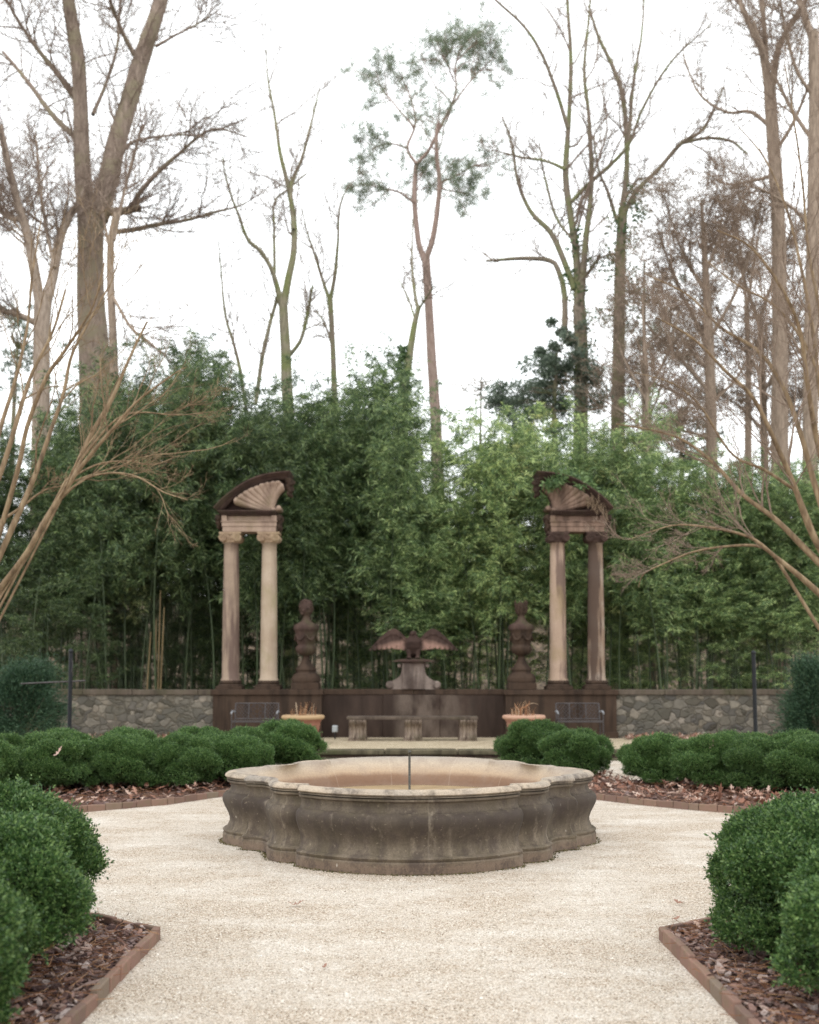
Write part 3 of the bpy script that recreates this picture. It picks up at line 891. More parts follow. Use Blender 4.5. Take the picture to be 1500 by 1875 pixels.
# eagle and its pedestal
ex = (757-750)*S
pt = empty('eagle_pedestal', (ex, 25.42, WT), 'carved stone pedestal with side scrolls under the spread eagle', 'pedestal')
PW = stone('pale_stained_stone', '#574841', '#2f2522', '#93857c', None, 0.6, seed=9, pale_stops=(0.58, 0.66))
MB().box(-20*S, 20*S, -0.24, 0.24, 0, 50*S).build('block', PW, pt, bevel=0.012)
MB().box(-28*S, 28*S, -0.30, 0.28, 50.1*S, 54*S).box(-23*S, 23*S, -0.265, 0.25, 47.5*S, 50.0*S).build('top_slab', BROWN2, pt, bevel=0.01)
for sx in (-1, 1):
    a = np.linspace(0, 1, 16)
    outl = [(20.2*S, 0)] + [(46*S, 0)] + [((46+3*math.sin(t*math.pi))*S, 13*t*S) for t in (0.3, 0.6, 1.0)] + [((21.5 + 22*(1-t)**3.4)*S, (14+26*t)*S) for t in np.linspace(0, 1, 12)] + [(28*S, 44*S), (25*S, 47*S), (20.2*S, 47*S)]
    P = np.array(outl) * [sx, 1]
    if sx < 0: P = P[::-1]
    sb_ = MB().prism(P, -0.16, 0.16)
    for (cx_, cz_, rr) in ((43, 8, 7.5), (25.5, 43, 4)):
        aa = np.linspace(0, 2*np.pi, 18, endpoint=False)
        sb_.grid(np.array([[((cx_ + r_*math.cos(t))*S*sx, y_, (cz_ + r_*math.sin(t))*S) for t in aa] for r_, y_ in ((0.0, -0.2), (rr*.6, -0.2), (rr, -0.18), (rr, 0.18), (0, 0.18))]), close_v=True)
    sb_.build('scroll_bracket', PW, pt, bevel=0.01)

eb = MB()
def ringloft(pts):
    """loft of ellipses: (cx, cy, cz, rx, ry, tilt)"""
    a = np.linspace(0, 2*np.pi, 20, endpoint=False)
    P = []
    for cx_, cy_, cz_, rx, ry, tl in pts:
        P.append([(cx_ + rx*math.cos(t), cy_ + ry*math.sin(t)*math.cos(tl), cz_ + ry*math.sin(t)*math.sin(tl)) for t in a])
    eb.grid(np.array(P), close_v=True)
    for k in (0, -1):
        r_ = np.array(P[k]); eb.add(np.vstack([r_, r_.mean(0)]), tris=[(i, (i+1) % 20, 20) for i in range(20)])
e_ = S
ringloft([(0, 0.05, 4*e_, 4*e_, 4*e_, 0), (0, 0.03, 9*e_, 9*e_, 9*e_, 0), (0, -0.02, 18*e_, 14*e_, 13*e_, -0.2), (0, -0.05, 28*e_, 15*e_, 13*e_, -0.2), (0, -0.05, 36*e_, 12*e_, 10*e_, -0.2), (0, -0.06, 41*e_, 8*e_, 8*e_, -0.2), (0, -0.08, 45*e_, 7*e_, 8*e_, 0), (0, -0.09, 48.5*e_, 6*e_, 7*e_, 0), (0, -0.08, 51*e_, 3*e_, 4*e_, 0)])
ringloft([(-1*e_, -0.14, 46.5*e_, 3*e_, 3*e_, math.pi/2), (-2*e_, -0.20, 46*e_, 2.4*e_, 2.6*e_, math.pi/2), (-2.6*e_, -0.235, 44*e_, 1.2*e_, 1.6*e_, math.pi/2)])
for sx in (-1, 1):       # thighs, talons
    ringloft([(sx*8*e_, -0.05, 16*e_, 6*e_, 6*e_, 0), (sx*8*e_, -0.07, 9*e_, 4.5*e_, 4.5*e_, 0), (sx*8*e_, -0.09, 3*e_, 2.6*e_, 2.6*e_, 0), (sx*8*e_, -0.09, 0.5*e_, 3*e_, 3*e_, 0)])
    for k in (-1, 0, 1):
        eb.tubes(np.array([(sx*8*e_, -0.09, 2.4*e_), (sx*8*e_+k*3*e_, -0.15, 2.6*e_), (sx*8*e_+k*4*e_, -0.2, 0.2*e_)]), np.array([2*e_, 1.7*e_, 0.6*e_]), 6)
    # wing: leading edge and trailing edge as traced, lofted with thickness, feather ridges below
    lead = crom([(6, 33), (15, 40), (24, 49), (32, 54), (40, 54), (52, 46), (66, 33), (83, 15)], 40)
    trail = crom([(8, 16), (18, 15), (30, 17), (42, 17.5), (54, 16.5), (64, 16), (74, 14.5), (83, 14.5)], 40)
    nb = 22
    top_, bot_ = [], []
    for i in range(40):
        row1, row2 = [], []
        for j in range(nb):
            v = j/(nb-1)
            q_ = lead[i]*(1-v) + trail[i]*v
            th = 0.04*(1-v)**0.7*(1-i/46) + 0.012
            fr = 0.012*math.sin(i*1.35 + 1.4*v)*(v > 0.28) + (0.02 if v < 0.3 else 0)
            yb = -0.02 - 0.10*math.sin(math.pi*i/40) - 0.06*v
            row1.append((sx*q_[0]*e_, yb - th*0.5 - fr, q_[1]*e_ - (0.014*abs(math.sin(i*0.68)) if j == nb-1 else 0)))
            row2.append((sx*q_[0]*e_, yb + th*0.5, q_[1]*e_))
        top_.append(row1); bot_.append(row2)
    A, B = np.array(top_), np.array(bot_)
    eb.grid(np.concatenate([A, B[:, ::-1]], 1), close_v=True)
    for k in (0, -1):
        r_ = np.concatenate([A[k], B[k, ::-1]]); eb.add(np.vstack([r_, r_.mean(0)]), tris=[(i, (i+1) % len(r_), len(r_)) for i in range(len(r_))])
ringloft([(0, 0.10, 12*e_, 9*e_, 3*e_, 0), (0, 0.18, 5*e_, 11*e_, 2.5*e_, 0), (0, 0.22, 1.0*e_, 12*e_, 2*e_, 0)])
EAG = stone('eagle_stone', '#4a3831', '#2a201d', '#66524a', None, 0.6, seed=19)
_m = Mat('eagle_stone_washed', 0.88, 0.2)
_x = _m.math('ABSOLUTE', _m.sepz(_m.tc.outputs['Object'], 0)); _z = _m.sepz(_m.tc.outputs['Object'], 2)
_n = _m.math('MULTIPLY', _m.math('SUBTRACT', _m.noise(_m.co(), 5, 4, 0.6), 0.5), 0.16)
_a = _m.ramp(_m.math('ADD', _x, _n), [(0.17, 0.0), (0.26, 1.0), (0.62, 1.0), (0.85, 0.0)])
_b = _m.ramp(_m.math('ADD', _m.math('ADD', _z, _m.math('MULTIPLY', _x, 0.28)), _n), [(0.42, 1.0), (0.54, 0.0)])
_f = _m.noise(_m.co(), 60, 4, 0.7)
_c = _m.mix(_m.math('MULTIPLY', _a, _b), _m.ramp(_m.noise(_m.co(), 4, 4), [(0.3, '#372a26'), (0.7, '#503e37')]), '#97786b')
_m.color(_m.mix(_m.ramp(_f, [(0.3, 0.4), (0.6, 0.0)]), _c, '#2c211e')); _m.bump(_f, 0.3, 0.006)
EAG = _m.m
eg = eb.build('eagle_statue', EAG, loc=(ex, 25.42, WT + 54*S + 0.03), smooth=True)
rm = eg.modifiers.new('remesh', 'REMESH'); rm.mode = 'VOXEL'; rm.voxel_size = 0.011; rm.use_smooth_shade = True
tag(eg, 'brown stone eagle with drooping spread wings on the central pedestal', 'statue')
mb_ = MB()
mb_.lathe([(0.50, 0), (0.47, 0.03), (0.36, 0.055), (0.2, 0.075), (0, 0.08)], seg=26, sy=0.5, mod=lambda a, z: 1+0.05*np.sin(a*5+z*30))
mb_.build('rock_base', BROWN2, pt, loc=(0, 0, 54*S-0.045), smooth=True)

# ------------------------------------------------------------------ stone bench
by = 23.9
bt = empty('stone_bench', (AX-0.04, by, TZ), 'long backless stone bench with three fluted scroll legs before the wall', 'bench')
MB().box(-1.40, 1.40, -0.02, 0.52, 0.455, 0.52).build('seat', stone('bench_slab_stone', '#564b43', '#352c27', '#776a5e', '#504c39', 0.6, seed=10), bt, bevel=0.012)
for xc in (-1.17, 0.015, 1.19):
    g_ = MB()
    prof2 = np.array([(0.0, 0.0), (-0.02, 0.06), (0.02, 0.12), (0.05, 0.22), (0.03, 0.30), (-0.02, 0.36), (-0.045, 0.41), (-0.03, 0.453)])
    pr = crom(prof2, 24)
    xs_ = np.linspace(-0.185, 0.185, 61)
    fl_ = 0.032*np.abs(np.sin((xs_+0.185)/0.37*math.pi*5))
    front = np.array([[(x, y - f, z) for x, f in zip(xs_, fl_)] for y, z in pr])
    back = front.copy(); back[:, :, 1] = 0.40
    g_.grid(front); g_.grid(back[:, ::-1])
    for k in (0, -1):
        g_.grid(np.stack([front[:, k], back[:, k]], 1) if k == -1 else np.stack([back[:, k], front[:, k]], 1))
    g_.box(-0.2, 0.2, -0.05, 0.42, 0.0, 0.045)
    g_.build('leg', BENCHST, bt, loc=(xc, 0.04, 0.0))

# ------------------------------------------------------------------ metal lattice benches
def lattice_bench(x, y, label):
    t = empty('garden_bench', (x, y, TZ), label, 'bench', 'metal lattice benches before the wing walls')
    W = 0.46
    tb = lambda m_, pts, r_: m_.tubes(crom(pts, max(2, len(pts))) if len(pts) > 2 else np.array(pts, float), np.full(len(pts), r_), 6, cap=True)
    fr = MB()
    z0, z1 = 0.47, 0.80
    for a, b in (((-W, 0.32, z0), (-W, 0.40, z1)), ((W, 0.32, z0), (W, 0.40, z1)), ((-W, 0.40, z1), (W, 0.40, z1)), ((-W, 0.33, z0), (W, 0.33, z0)), ((-W/3-0.02, 0.33, z0), (-W/3-0.02, 0.40, z1)), ((W/3+0.02, 0.33, z0), (W/3+0.02, 0.40, z1))):
        tb(fr, [a, b], 0.013)
    bk = fr.build('backrest', GREYMET, t)
    la = MB()
    def yz(z): return 0.33 + 0.07*(z-z0)/(z1-z0)
    for x0, x1 in ((-W, -W/3-0.02), (W/3+0.02, W)):
        w_, h_ = x1-x0, z1-z0
        for k in np.arange(-4, 5):
            for sg in (1, -1):
                pts = []
                for s_ in np.linspace(0, 1, 40):
                    xx = x0 + w_*s_; zz = z0 + h_*(0.5 + k*0.25) + sg*(s_-0.5)*h_*1.0
                    if z0 < zz < z1: pts.append((xx, yz(zz), zz))
                if len(pts) > 3: la.tubes(np.array([pts[0], pts[-1]]), np.full(2, 0.005), 4)
    th = np.linspace(0, 2*np.pi, 25)
    for r_ in (0.06, 0.12, 0.15):
        la.tubes(np.stack([r_*np.cos(th), np.full(25, 0.365), 0.63 + r_*np.sin(th)], 1), np.full(25, 0.006), 4)
    for k in range(6):
        a = k*math.pi/3
        la.tubes(np.array([(0.05*math.cos(a), 0.365, 0.63+0.05*math.sin(a)), (0.155*math.cos(a), 0.365, 0.63+0.155*math.sin(a))]), np.full(2, 0.006), 4)
    la.build('lattice', LATT, bk)
    se = MB()
    for k in range(9): se.box(-W, W, -0.06+k*0.042, -0.06+k*0.042+0.03, 0.425, 0.44)
    se.box(-W-0.02, W+0.02, -0.10, -0.065, 0.41, 0.45)
    se.build('seat', GREYMET, t, bevel=0.004)
    for sx in (-1, 1):
        for yy in (-0.08, 0.32):
            l_ = MB(); tb(l_, [(sx*(W+0.01), yy, 0.0), (sx*(W+0.01), yy, 0.60 if yy < 0 else 0.47)], 0.014)
            l_.build('leg', GREYMET, t)
        ar = MB(); tb(ar, [(sx*(W+0.015), -0.10, 0.60), (sx*(W+0.02), 0.0, 0.635), (sx*(W+0.02), 0.2, 0.64), (sx*(W+0.01), 0.36, 0.62)], 0.02)
        ar.build('armrest', PALEMET, t)
    return t
b1 = lattice_bench((470.5-750)*23.9/F, 23.6, 'grey metal lattice bench left of the yellow-rimmed terracotta pot')
b2 = copy_tree(b1)
b2.location = ((1058-750)*23.9/F, 23.6, TZ)
b2['label'] = 'grey metal lattice bench right of the pink-rimmed terracotta pot'

# ------------------------------------------------------------------ planters with dead stems
def planter(px, label, mat, slabel, lean):
    x = (px-750)*23.0/F
    t = empty('planter', (x, 23.0, TZ), label, 'planter', 'terracotta bowls on the terrace')
    MB().lathe([(0.22, 0.0), (0.25, 0.0), (0.255, 0.03), (0.24, 0.06), (0.27, 0.12), (0.33, 0.28), (0.355, 0.40), (0.36, 0.45), (0.375, 0.46), (0.38, 0.49), (0.42, 0.505), (0.442, 0.53), (0.442, 0.56), (0.42, 0.585), (0.38, 0.59), (0.355, 0.575), (0.35, 0.50)], seg=44).build('pot', mat, t, smooth=True)
    MB().lathe([(0.352, 0.535), (0.2, 0.55), (0.0, 0.56)], seg=30).build('soil', PSOIL, t)
    g_ = MB()
    r2 = np.random.default_rng(int(px))
    for k in range(46):
        a = r2.uniform(0, 6.28); r_ = 0.26*math.sqrt(r2.uniform(0, 1)); hh = r2.uniform(0.06, 0.30)
        p0 = np.array([r_*math.cos(a), r_*math.sin(a), 0.0]); d = np.array([r2.normal(0, .18), r2.normal(0, .18), 1])
        g_.tubes(crom([p0, p0+d*hh*0.55+r2.normal(0, .012, 3), p0+d*hh+r2.normal(0, .03, 3)], 6), np.linspace(0.006, 0.002, 6), 5)
    if lean:
        g_.tubes(crom([(-0.07, 0, 0), (-0.068, 0, 0.08), (-0.055, 0, 0.17), (0.02, -0.02, 0.20), (0.1, 0, 0.26), (0.12, 0, 0.33)], 20), np.linspace(0.03, 0.004, 20), 7)
        g_.tubes(crom([(-0.06, 0, 0.15), (-0.13, 0, 0.17), (-0.18, 0.02, 0.24)], 10), np.linspace(0.014, 0.01, 10), 6)
        g_.tubes(crom([(0.1, 0, 0.26), (0.2, 0, 0.28), (0.3, 0.02, 0.25)], 10), np.linspace(0.006, 0.002, 10), 5)
    o = g_.build('dead_plant', DSTEM, loc=(x, 23.0, TZ+0.55))
    tag(o, slabel, 'plant')
planter(555.5, 'wide terracotta bowl with yellowed rim behind the left boxwoods', TERRA1, 'tuft of short dry stems standing in the yellow-rimmed terracotta bowl', False)
planter(959, 'wide terracotta bowl with pinkish rim behind the right boxwoods', TERRA2, 'dry stems and a bleached twisted twig in the pink-rimmed terracotta bowl', True)

# outlet box
ob = empty('outlet_box', ((614-750)*24.6/F, 24.6, TZ), 'small grey weatherproof outlet box on a thin stake by the wall', 'outlet box')
MB().box(-0.06, 0.06, -0.035, 0.035, 0.15, 0.30).build('box', PLASTIC, ob, bevel=0.012)
MB().box(-0.045, 0.045, -0.05, -0.036, 0.165, 0.285).build('cover', PLASTIC, ob, bevel=0.006)
MB().tubes(np.array([(0, 0, 0), (0, 0, 0.152)]), np.full(2, 0.014), 8).build('stake', IRON, ob)

# black posts
def post(px, top, base_y, lean, label, bar):
    x = (px-750)*base_y/F
    h_ = 1.6 + (1233-top)*base_y/F
    t = empty('iron_post', (x, base_y, 0), label, 'post', 'black posts behind the far hedges')
    MB().tubes(np.array([(0, 0, 0), (lean, 0, h_-0.05)]), np.full(2, 0.034), 10, cap=True).build('shaft', IRON, t)
    MB().lathe([(0.034, 0), (0.043, 0.0), (0.043, 0.02), (0.037, 0.03), (0.028, 0.05), (0.0, 0.07)], (lean, 0, h_-0.07), 14).build('finial', IRON, t, smooth=True)
    if bar:
        MB().tubes(np.array([(-0.83, 0.0, 1.425), (0.27, 0.0, 1.475)]), np.full(2, 0.014), 6, cap=True).build('crossbar', GREYMET, t)
        MB().tubes(crom([(0.03, -0.03, 1.85), (0.06, -0.04, 1.75), (0.04, -0.045, 1.62)], 8), np.full(8, 0.006), 5).build('hook', GREYMET, t)
post(128.5, 1187, 19.0, 0.015, 'black iron post with a thin crossbar behind the left hedge', True)
post(1383, 1190, 19.0, -0.03, 'plain black iron post behind the right hedge', False)

# ------------------------------------------------------------------ beds: soil, brick edging, mulch
BEDS = {
 'near_left': ([(-1.52, 3.4), (-1.52, 6.82), (-2.06, 7.2), (-2.9, 7.7), (-4.2, 8.3), (-6.0, 8.8), (-9, 9.0), (-9, 3.4)], 6),
 'near_right': ([(1.52, 3.4), (1.52, 6.82), (2.06, 7.2), (2.9, 7.7), (4.2, 8.3), (6.0, 8.8), (9, 9.0), (9, 3.4)], 6),
 'far_left': ([(-1.35, 18.4), (-1.35, 16.6), (-1.75, 15.7), (-2.39, 14.71), (-2.96, 13.72), (-3.78, 12.98), (-5.0, 12.4), (-6.5, 12.1), (-10, 12.0), (-10, 18.4)], 8),
 'far_right': ([(1.35, 18.4), (1.35, 16.4), (1.7, 15.5), (2.33, 14.32), (2.85, 13.66), (3.38, 13.14), (3.9, 12.77), (5.0, 12.3), (6.5, 12.0), (10, 11.9), (10, 16.7), (3.0, 16.5), (2.98, 18.4)], 9),
}
for nm, (pts, ne) in BEDS.items():
    o = sheet('soil_bed', pts, 0.035, SOIL)
def edging(path, label):
    P = np.array(path, float)
    s_ = np.r_[0, np.cumsum(np.linalg.norm(np.diff(P, axis=0), axis=1))]
    mb = MB(); u = 0.0; seg = 0
    while seg < len(P)-1:
        L = min(rng.uniform(0.18, 0.225), s_[seg+1]-u)
        if L < 0.05 or (s_[seg+1]-u-L) < 0.05: L = s_[seg+1]-u
        d = (P[seg+1]-P[seg]); d = d/np.linalg.norm(d)
        c_ = P[seg] + d*(u+L/2-s_[seg])
        a = math.atan2(d[1], d[0]) + rng.normal(0, 0.025)
        ca, sa = math.cos(a), math.sin(a)
        tl = rng.normal(0, 0.035)
        rot = np.array(Matrix.Rotation(a, 3, 'Z') @ Matrix.Rotation(rng.normal(0, 0.05), 3, 'X') @ Matrix.Rotation(tl, 3, 'Y'))
        mb.obox((c_[0], c_[1], 0.012+rng.normal(0, 0.006)), (L/2-0.002, 0.021, 0.066), rot)
        u += L
        if u > s_[seg+1]-1e-6: seg += 1
    o = mb.build('brick_edging', BRICK, bevel=0.008)
    return tag(o, label, 'brick edging', 'brick edgings of the four beds')
edging(BEDS['near_left'][0][:7], 'brick edging with corner at the path, nearest bed on the left')
edging(BEDS['near_right'][0][:7], 'brick edging with corner at the path, nearest bed on the right')
edging(BEDS['far_left'][0][:9], 'low brick edging along the leaf litter of the far left hedge')
edging(BEDS['far_right'][0][:10], 'low brick edging along the leaf litter of the far right hedge')

def inside(pts, x, y):
    P = np.asarray(pts); r_ = np.zeros(len(x), bool)
    j = len(P)-1
    for i in range(len(P)):
        c_ = ((P[i, 1] > y) != (P[j, 1] > y)) & (x < (P[j, 0]-P[i, 0])*(y-P[i, 1])/(P[j, 1]-P[i, 1]+1e-12) + P[i, 0])
        r_ ^= c_; j = i
    return r_
def scatter(pts, n, x0, x1, y0, y1):
    x = rng.uniform(x0, x1, n); y = rng.uniform(y0, y1, n)
    k = inside(pts, x, y)
    return x[k], y[k]
def chips(mb, x, y, zmax, size, mi=0):
    """angular bark flakes: six-sided plates with thickness"""
    n = len(x)
    a = rng.uniform(0, 2*np.pi, n)
    L = np.minimum(rng.lognormal(np.log(size), 0.5, n), size*2.3); W = L*rng.uniform(0.3, 0.6, n); T = L*rng.uniform(0.06, 0.16, n)
    ang = np.linspace(0, 2*np.pi, 6, endpoint=False)[None] + rng.normal(0, 0.25, (n, 6))
    rr = rng.uniform(0.75, 1.1, (n, 6))
    lx = np.cos(ang)*L[:, None]*0.5*rr; ly = np.sin(ang)*W[:, None]*0.5*rr
    V = np.zeros((n, 12, 3))
    for k, sg in ((0, -1), (1, 1)):
        V[:, k*6:(k+1)*6] = np.stack([lx*(1-0.08*k), ly*(1-0.15*k), sg*T[:, None]*0.5 + 0*lx + (lx**2)*rng.normal(0, 2.0, n)[:, None]], -1)
    tx, ty = rng.normal(0, 0.28, n), rng.normal(0, 0.28, n)
    ca, sa = np.cos(a)[:, None], np.sin(a)[:, None]
    X = V[..., 0]*ca - V[..., 1]*sa; Yv = V[..., 0]*sa + V[..., 1]*ca
    Zv = V[..., 2] + X*tx[:, None] + Yv*ty[:, None] + rng.uniform(0.0, zmax, n)[:, None]
    V = np.stack([X + x[:, None], Yv + y[:, None], Zv], -1)
    base = (np.arange(n)*12)[:, None, None]
    i = np.arange(6); j = (i+1) % 6
    sideq = np.stack([i, j, j+6, i+6], -1)[None] + base
    topq = np.array([[6, 7, 8, 9], [6, 9, 10, 11]])[None] + base
    mb.add(V.reshape(-1, 3), np.concatenate([sideq, topq], 1).reshape(-1, 4), mi=mi)
def needles(mb, x, y, z, mi):
    n = len(x)
    a = rng.uniform(0, 2*np.pi, n); L = rng.uniform(0.08, 0.17, n)
    d = np.stack([np.cos(a)*L, np.sin(a)*L, rng.normal(0, 0.02, n)], -1)
    p0 = np.stack([x, y, z], -1)
    mid = p0 + d*0.5 + rng.normal(0, 0.008, (n, 3))
    mb.tubes(np.stack([p0, mid, p0+d], 1), np.full((n, 3), 0.0016), 3, mi=mi)
OAK = np.array([(0, 0), (0.10, 0.02), (0.22, 0.13), (0.27, 0.05), (0.40, 0.07), (0.52, 0.24), (0.54, 0.08), (0.66, 0.08), (0.80, 0.19), (0.80, 0.07), (0.92, 0.06), (1.0, 0.0)])
OAKP = np.vstack([OAK, (OAK[1:-1]*[1, -1])[::-1]])
def oakleaf(mb, pos, a, size, tx, ty, curl, mi=0):
    n = len(OAKP)
    x, y = OAKP[:, 0]-0.5, OAKP[:, 1]
    z = curl*(x**2)*2 + abs(curl)*np.abs(y)*1.2
    X = (x*math.cos(a)-y*math.sin(a))*size; Yv = (x*math.sin(a)+y*math.cos(a))*size
    Zv = z*size + X*tx + Yv*ty
    V = np.stack([X+pos[0], Yv+pos[1], Zv+pos[2]], -1)
    m_ = len(OAK)
    f = []
    for i in range(m_-1):
        l0, l1 = i, i+1
        r0 = 0 if i == 0 else n-i
        r1 = n-(i+1) if i+1 < m_-1 else m_-1
        if i == 0: f.append((l0, r1, l1, l1))
        elif i+1 == m_-1: f.append((l0, r0, l1, l1))
        else: f.append((l0, r0, r1, l1))
    tr = []
    for q_ in f:
        tr.append((q_[0], q_[1], q_[2]))
        if q_[3] != q_[2]: tr.append((q_[0], q_[2], q_[3]))
    mb.add(V, tris=tr, mi=mi)
def mulch(bed, box, n_chip, n_need, n_leaf, size, zmax, leafsize):
    pts = BEDS[bed][0]
    ins = np.array(pts)
    mb = MB()
    cx_, cy_ = ins.mean(0)
    if n_chip:
        x, y = scatter(pts, n_chip, *box); chips(mb, x, y, zmax, size, 0)
        mb.v[-1][:, 2] += 0.036
    if n_chip > 2000:
        x, y = scatter(pts, 14000, *box); chips(mb, x, y, 0.012, 0.02, 0)
        mb.v[-1][:, 2] += 0.034
    if n_need:
        x, y = scatter(pts, n_need, *box); needles(mb, x, y, rng.uniform(0.05, 0.036+zmax+0.02, len(x)), 1)
    x, y = scatter(pts, n_leaf, *box)
    for i in range(len(x)):
        oakleaf(mb, (x[i], y[i], rng.uniform(0.05, 0.04+zmax+0.02)), rng.uniform(0, 6.28), rng.uniform(*leafsize), rng.normal(0, .35), rng.normal(0, .35), rng.uniform(-0.3, 0.9), 2)
    o = mb.build('bark_mulch' if n_chip > 2000 else 'leaf_litter', [CHIP, STRAW, DRYLEAF])
    o['kind'] = 'stuff'
    return o
mulch('near_left', (-3.6, -1.55, 3.9, 7.6), 7000, 2600, 40, 0.043, 0.035, (0.09, 0.14))
mulch('near_right', (1.55, 3.6, 3.9, 7.6), 7000, 2200, 60, 0.043, 0.035, (0.09, 0.15))
mulch('far_left', (-7.5, -1.35, 12.0, 18.0), 1200, 1500, 1500, 0.07, 0.06, (0.09, 0.16))
mulch('far_right', (1.35, 7.5, 11.9, 18.0), 800, 800, 2200, 0.07, 0.07, (0.10, 0.18))
# litter along the foot of the walls
mb = MB()
for i in range(900):
    x = rng.uniform(4.7, 9.0) if i < 600 else rng.uniform(-8.5, -4.5)
    oakleaf(mb, (x, 24.9-abs(rng.normal(0, 0.45)), TZ+rng.uniform(0.01, 0.07)), rng.uniform(0, 6.28), rng.uniform(0.10, 0.18), rng.normal(0, .4), rng.normal(0, .4), rng.uniform(-.3, .9))
mb.build('leaf_litter', DRYLEAF)['kind'] = 'stuff'
def leaf_thing(pos, a, size, tx, ty, curl, mat, label):
    mb = MB(); oakleaf(mb, (0, 0, 0), a, size, tx, ty, curl)
    o = mb.build('fallen_leaf', mat, loc=pos)
    so = o.modifiers.new('solid', 'SOLIDIFY'); so.thickness = 0.0015
    return tag(o, label, 'leaf')

# ------------------------------------------------------------------ boxwood
def boxwood_mesh(seed, n_sprig, rad, hgt, lumps=32):
    r2 = np.random.default_rng(seed)
    ld = r2.normal(size=(lumps, 3)); ld[:, 2] = ld[:, 2]*0.9 + 0.25
    ld /= np.linalg.norm(ld, axis=1, keepdims=True)
    sg = r2.uniform(0.19, 0.33, lumps); am = r2.uniform(0.6, 1.1, lumps)
    sd2 = r2.normal(size=(150, 3)); sd2 /= np.linalg.norm(sd2, axis=1, keepdims=True)
    sa2 = r2.uniform(0.3, 1.0, 150)
    def surf(d):
        ang = np.arccos(np.clip(d @ ld.T, -1, 1))
        k = am[None]*np.sqrt(np.clip(1-(ang/(sg[None]*1.6))**2, 0, 1))
        a2 = np.arccos(np.clip(d @ sd2.T, -1, 1))
        k2 = sa2[None]*np.sqrt(np.clip(1-(a2/0.2)**2, 0, 1))
        return 0.64 + 0.38*k.max(1) + 0.035*k2.max(1)
    def place(d, f=1.0):
        r_ = surf(d)*f
        zc = hgt*0.45
        hr = np.linalg.norm(d[:, :2], axis=1)+1e-6
        low = np.where(d[:, 2] < 0, hr**-0.62, hr**-0.06)
        return np.stack([d[:, 0]*rad*r_*low, d[:, 1]*rad*r_*low, zc + np.where(d[:, 2] > 0, d[:, 2]*(hgt-zc), d[:, 2]*(zc-0.03))*r_], -1)
    d = r2.normal(size=(n_sprig, 3))
    d[:, 2] = np.where((d[:, 2] < 0) & (r2.random(n_sprig) < 0.35), -d[:, 2], d[:, 2])
    d /= np.linalg.norm(d, axis=1, keepdims=True)
    depth = 1 - np.abs(r2.normal(0, 0.045, n_sprig)) + (r2.random(n_sprig) < 0.06)*r2.uniform(0, 0.05, n_sprig)
    P = place(d, 1.0)
    eps = 0.03
    t1 = np.cross(d, [0.3, 0.5, 0.81]); t1 /= np.linalg.norm(t1, axis=1, keepdims=True)
    t2 = np.cross(d, t1)
    def unit(a): return a/np.linalg.norm(a, axis=1, keepdims=True)
    N = unit(np.cross(place(unit(d+eps*t1)) - P, place(unit(d+eps*t2)) - P))
    N *= np.sign((N*d).sum(1, keepdims=True))
    P = place(d, depth[:]) if False else P*1.0 - N*(1-depth)[:, None]*rad
    sd_ = unit(N*0.8 + np.array([0, 0, 0.6]) + r2.normal(0, 0.35, (n_sprig, 3)))
    sl = r2.gamma(3.0, 0.008, n_sprig)[:, None] + 0.012
    mb = MB()
    LV = 8
    for k in range(LV):
        f = k/(LV-1)
        pos = P + sd_*(f*sl)
        pr = unit(np.cross(sd_, r2.normal(size=(n_sprig, 3))))
        ldv = sd_*(0.45+0.5*f) + pr*0.85
        global rng
        old = rng; rng = r2
        L_ = r2.uniform(0.014, 0.026, n_sprig)
        mb.leaves(pos, ldv, L_, L_*0.5, roll=unit(np.cross(ldv, pr)+0.3*r2.normal(size=(n_sprig, 3))) * 1.0 + 1e-3, fold=0.06)
        rng = old
    lf = mb.mesh('boxwood_foliage')
    lf.materials.append(BOX)
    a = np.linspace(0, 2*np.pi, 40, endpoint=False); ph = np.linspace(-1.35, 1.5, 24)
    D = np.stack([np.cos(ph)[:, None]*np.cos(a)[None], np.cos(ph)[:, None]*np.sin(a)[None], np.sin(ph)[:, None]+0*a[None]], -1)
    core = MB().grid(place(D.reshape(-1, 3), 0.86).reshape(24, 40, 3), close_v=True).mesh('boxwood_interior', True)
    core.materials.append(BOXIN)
    return lf, core
BW = [boxwood_mesh(s_, 15000, 0.62, 0.88) for s_ in (3, 8, 21)]
nb = [0]
def boxwood(x, y, sx, sz, label, group, tintc=(1, 1, 1)):
    lf, core = BW[nb[0] % 3]; nb[0] += 1
    t = empty('boxwood_shrub', (x, y, 0.03), label, 'shrub', group)
    t.rotation_euler.z = nb[0]*2.399
    t.scale = (sx, sx, sz)
    for nm, me in (('foliage', lf), ('branches_or_core', core)):  # core: dark solid added inside to stop light passing through the leaves
        o = bpy.data.objects.new(nm, me); COL.objects.link(o); o.parent = t
        v_ = rng.uniform(0.9, 1.12)
        o.color = (tintc[0]*v_, tintc[1]*v_, tintc[2]*v_, 1)
    return t
GN, GL, GR = 'boxwood mounds in the near beds', 'boxwood mounds of the far left hedge', 'boxwood mounds of the far right hedge'
boxwood(-2.50, 6.65, 1.10, 1.05, 'clipped boxwood mound bulging over the near left bed corner, its farthest', GN)
boxwood(-2.30, 5.68, 1.08, 1.02, 'clipped boxwood mound in the middle of the near left bed row', GN)
boxwood(-2.24, 4.68, 1.05, 0.95, 'clipped boxwood mound at the bottom left corner of the photo', GN)
boxwood(-3.5, 6.9, 1.15, 1.08, 'boxwood mound at the left photo edge, second row of the near left bed', GN)
boxwood(-3.3, 5.7, 1.05, 1.0, 'boxwood mound behind the bottom left one, mostly outside the photo', GN)
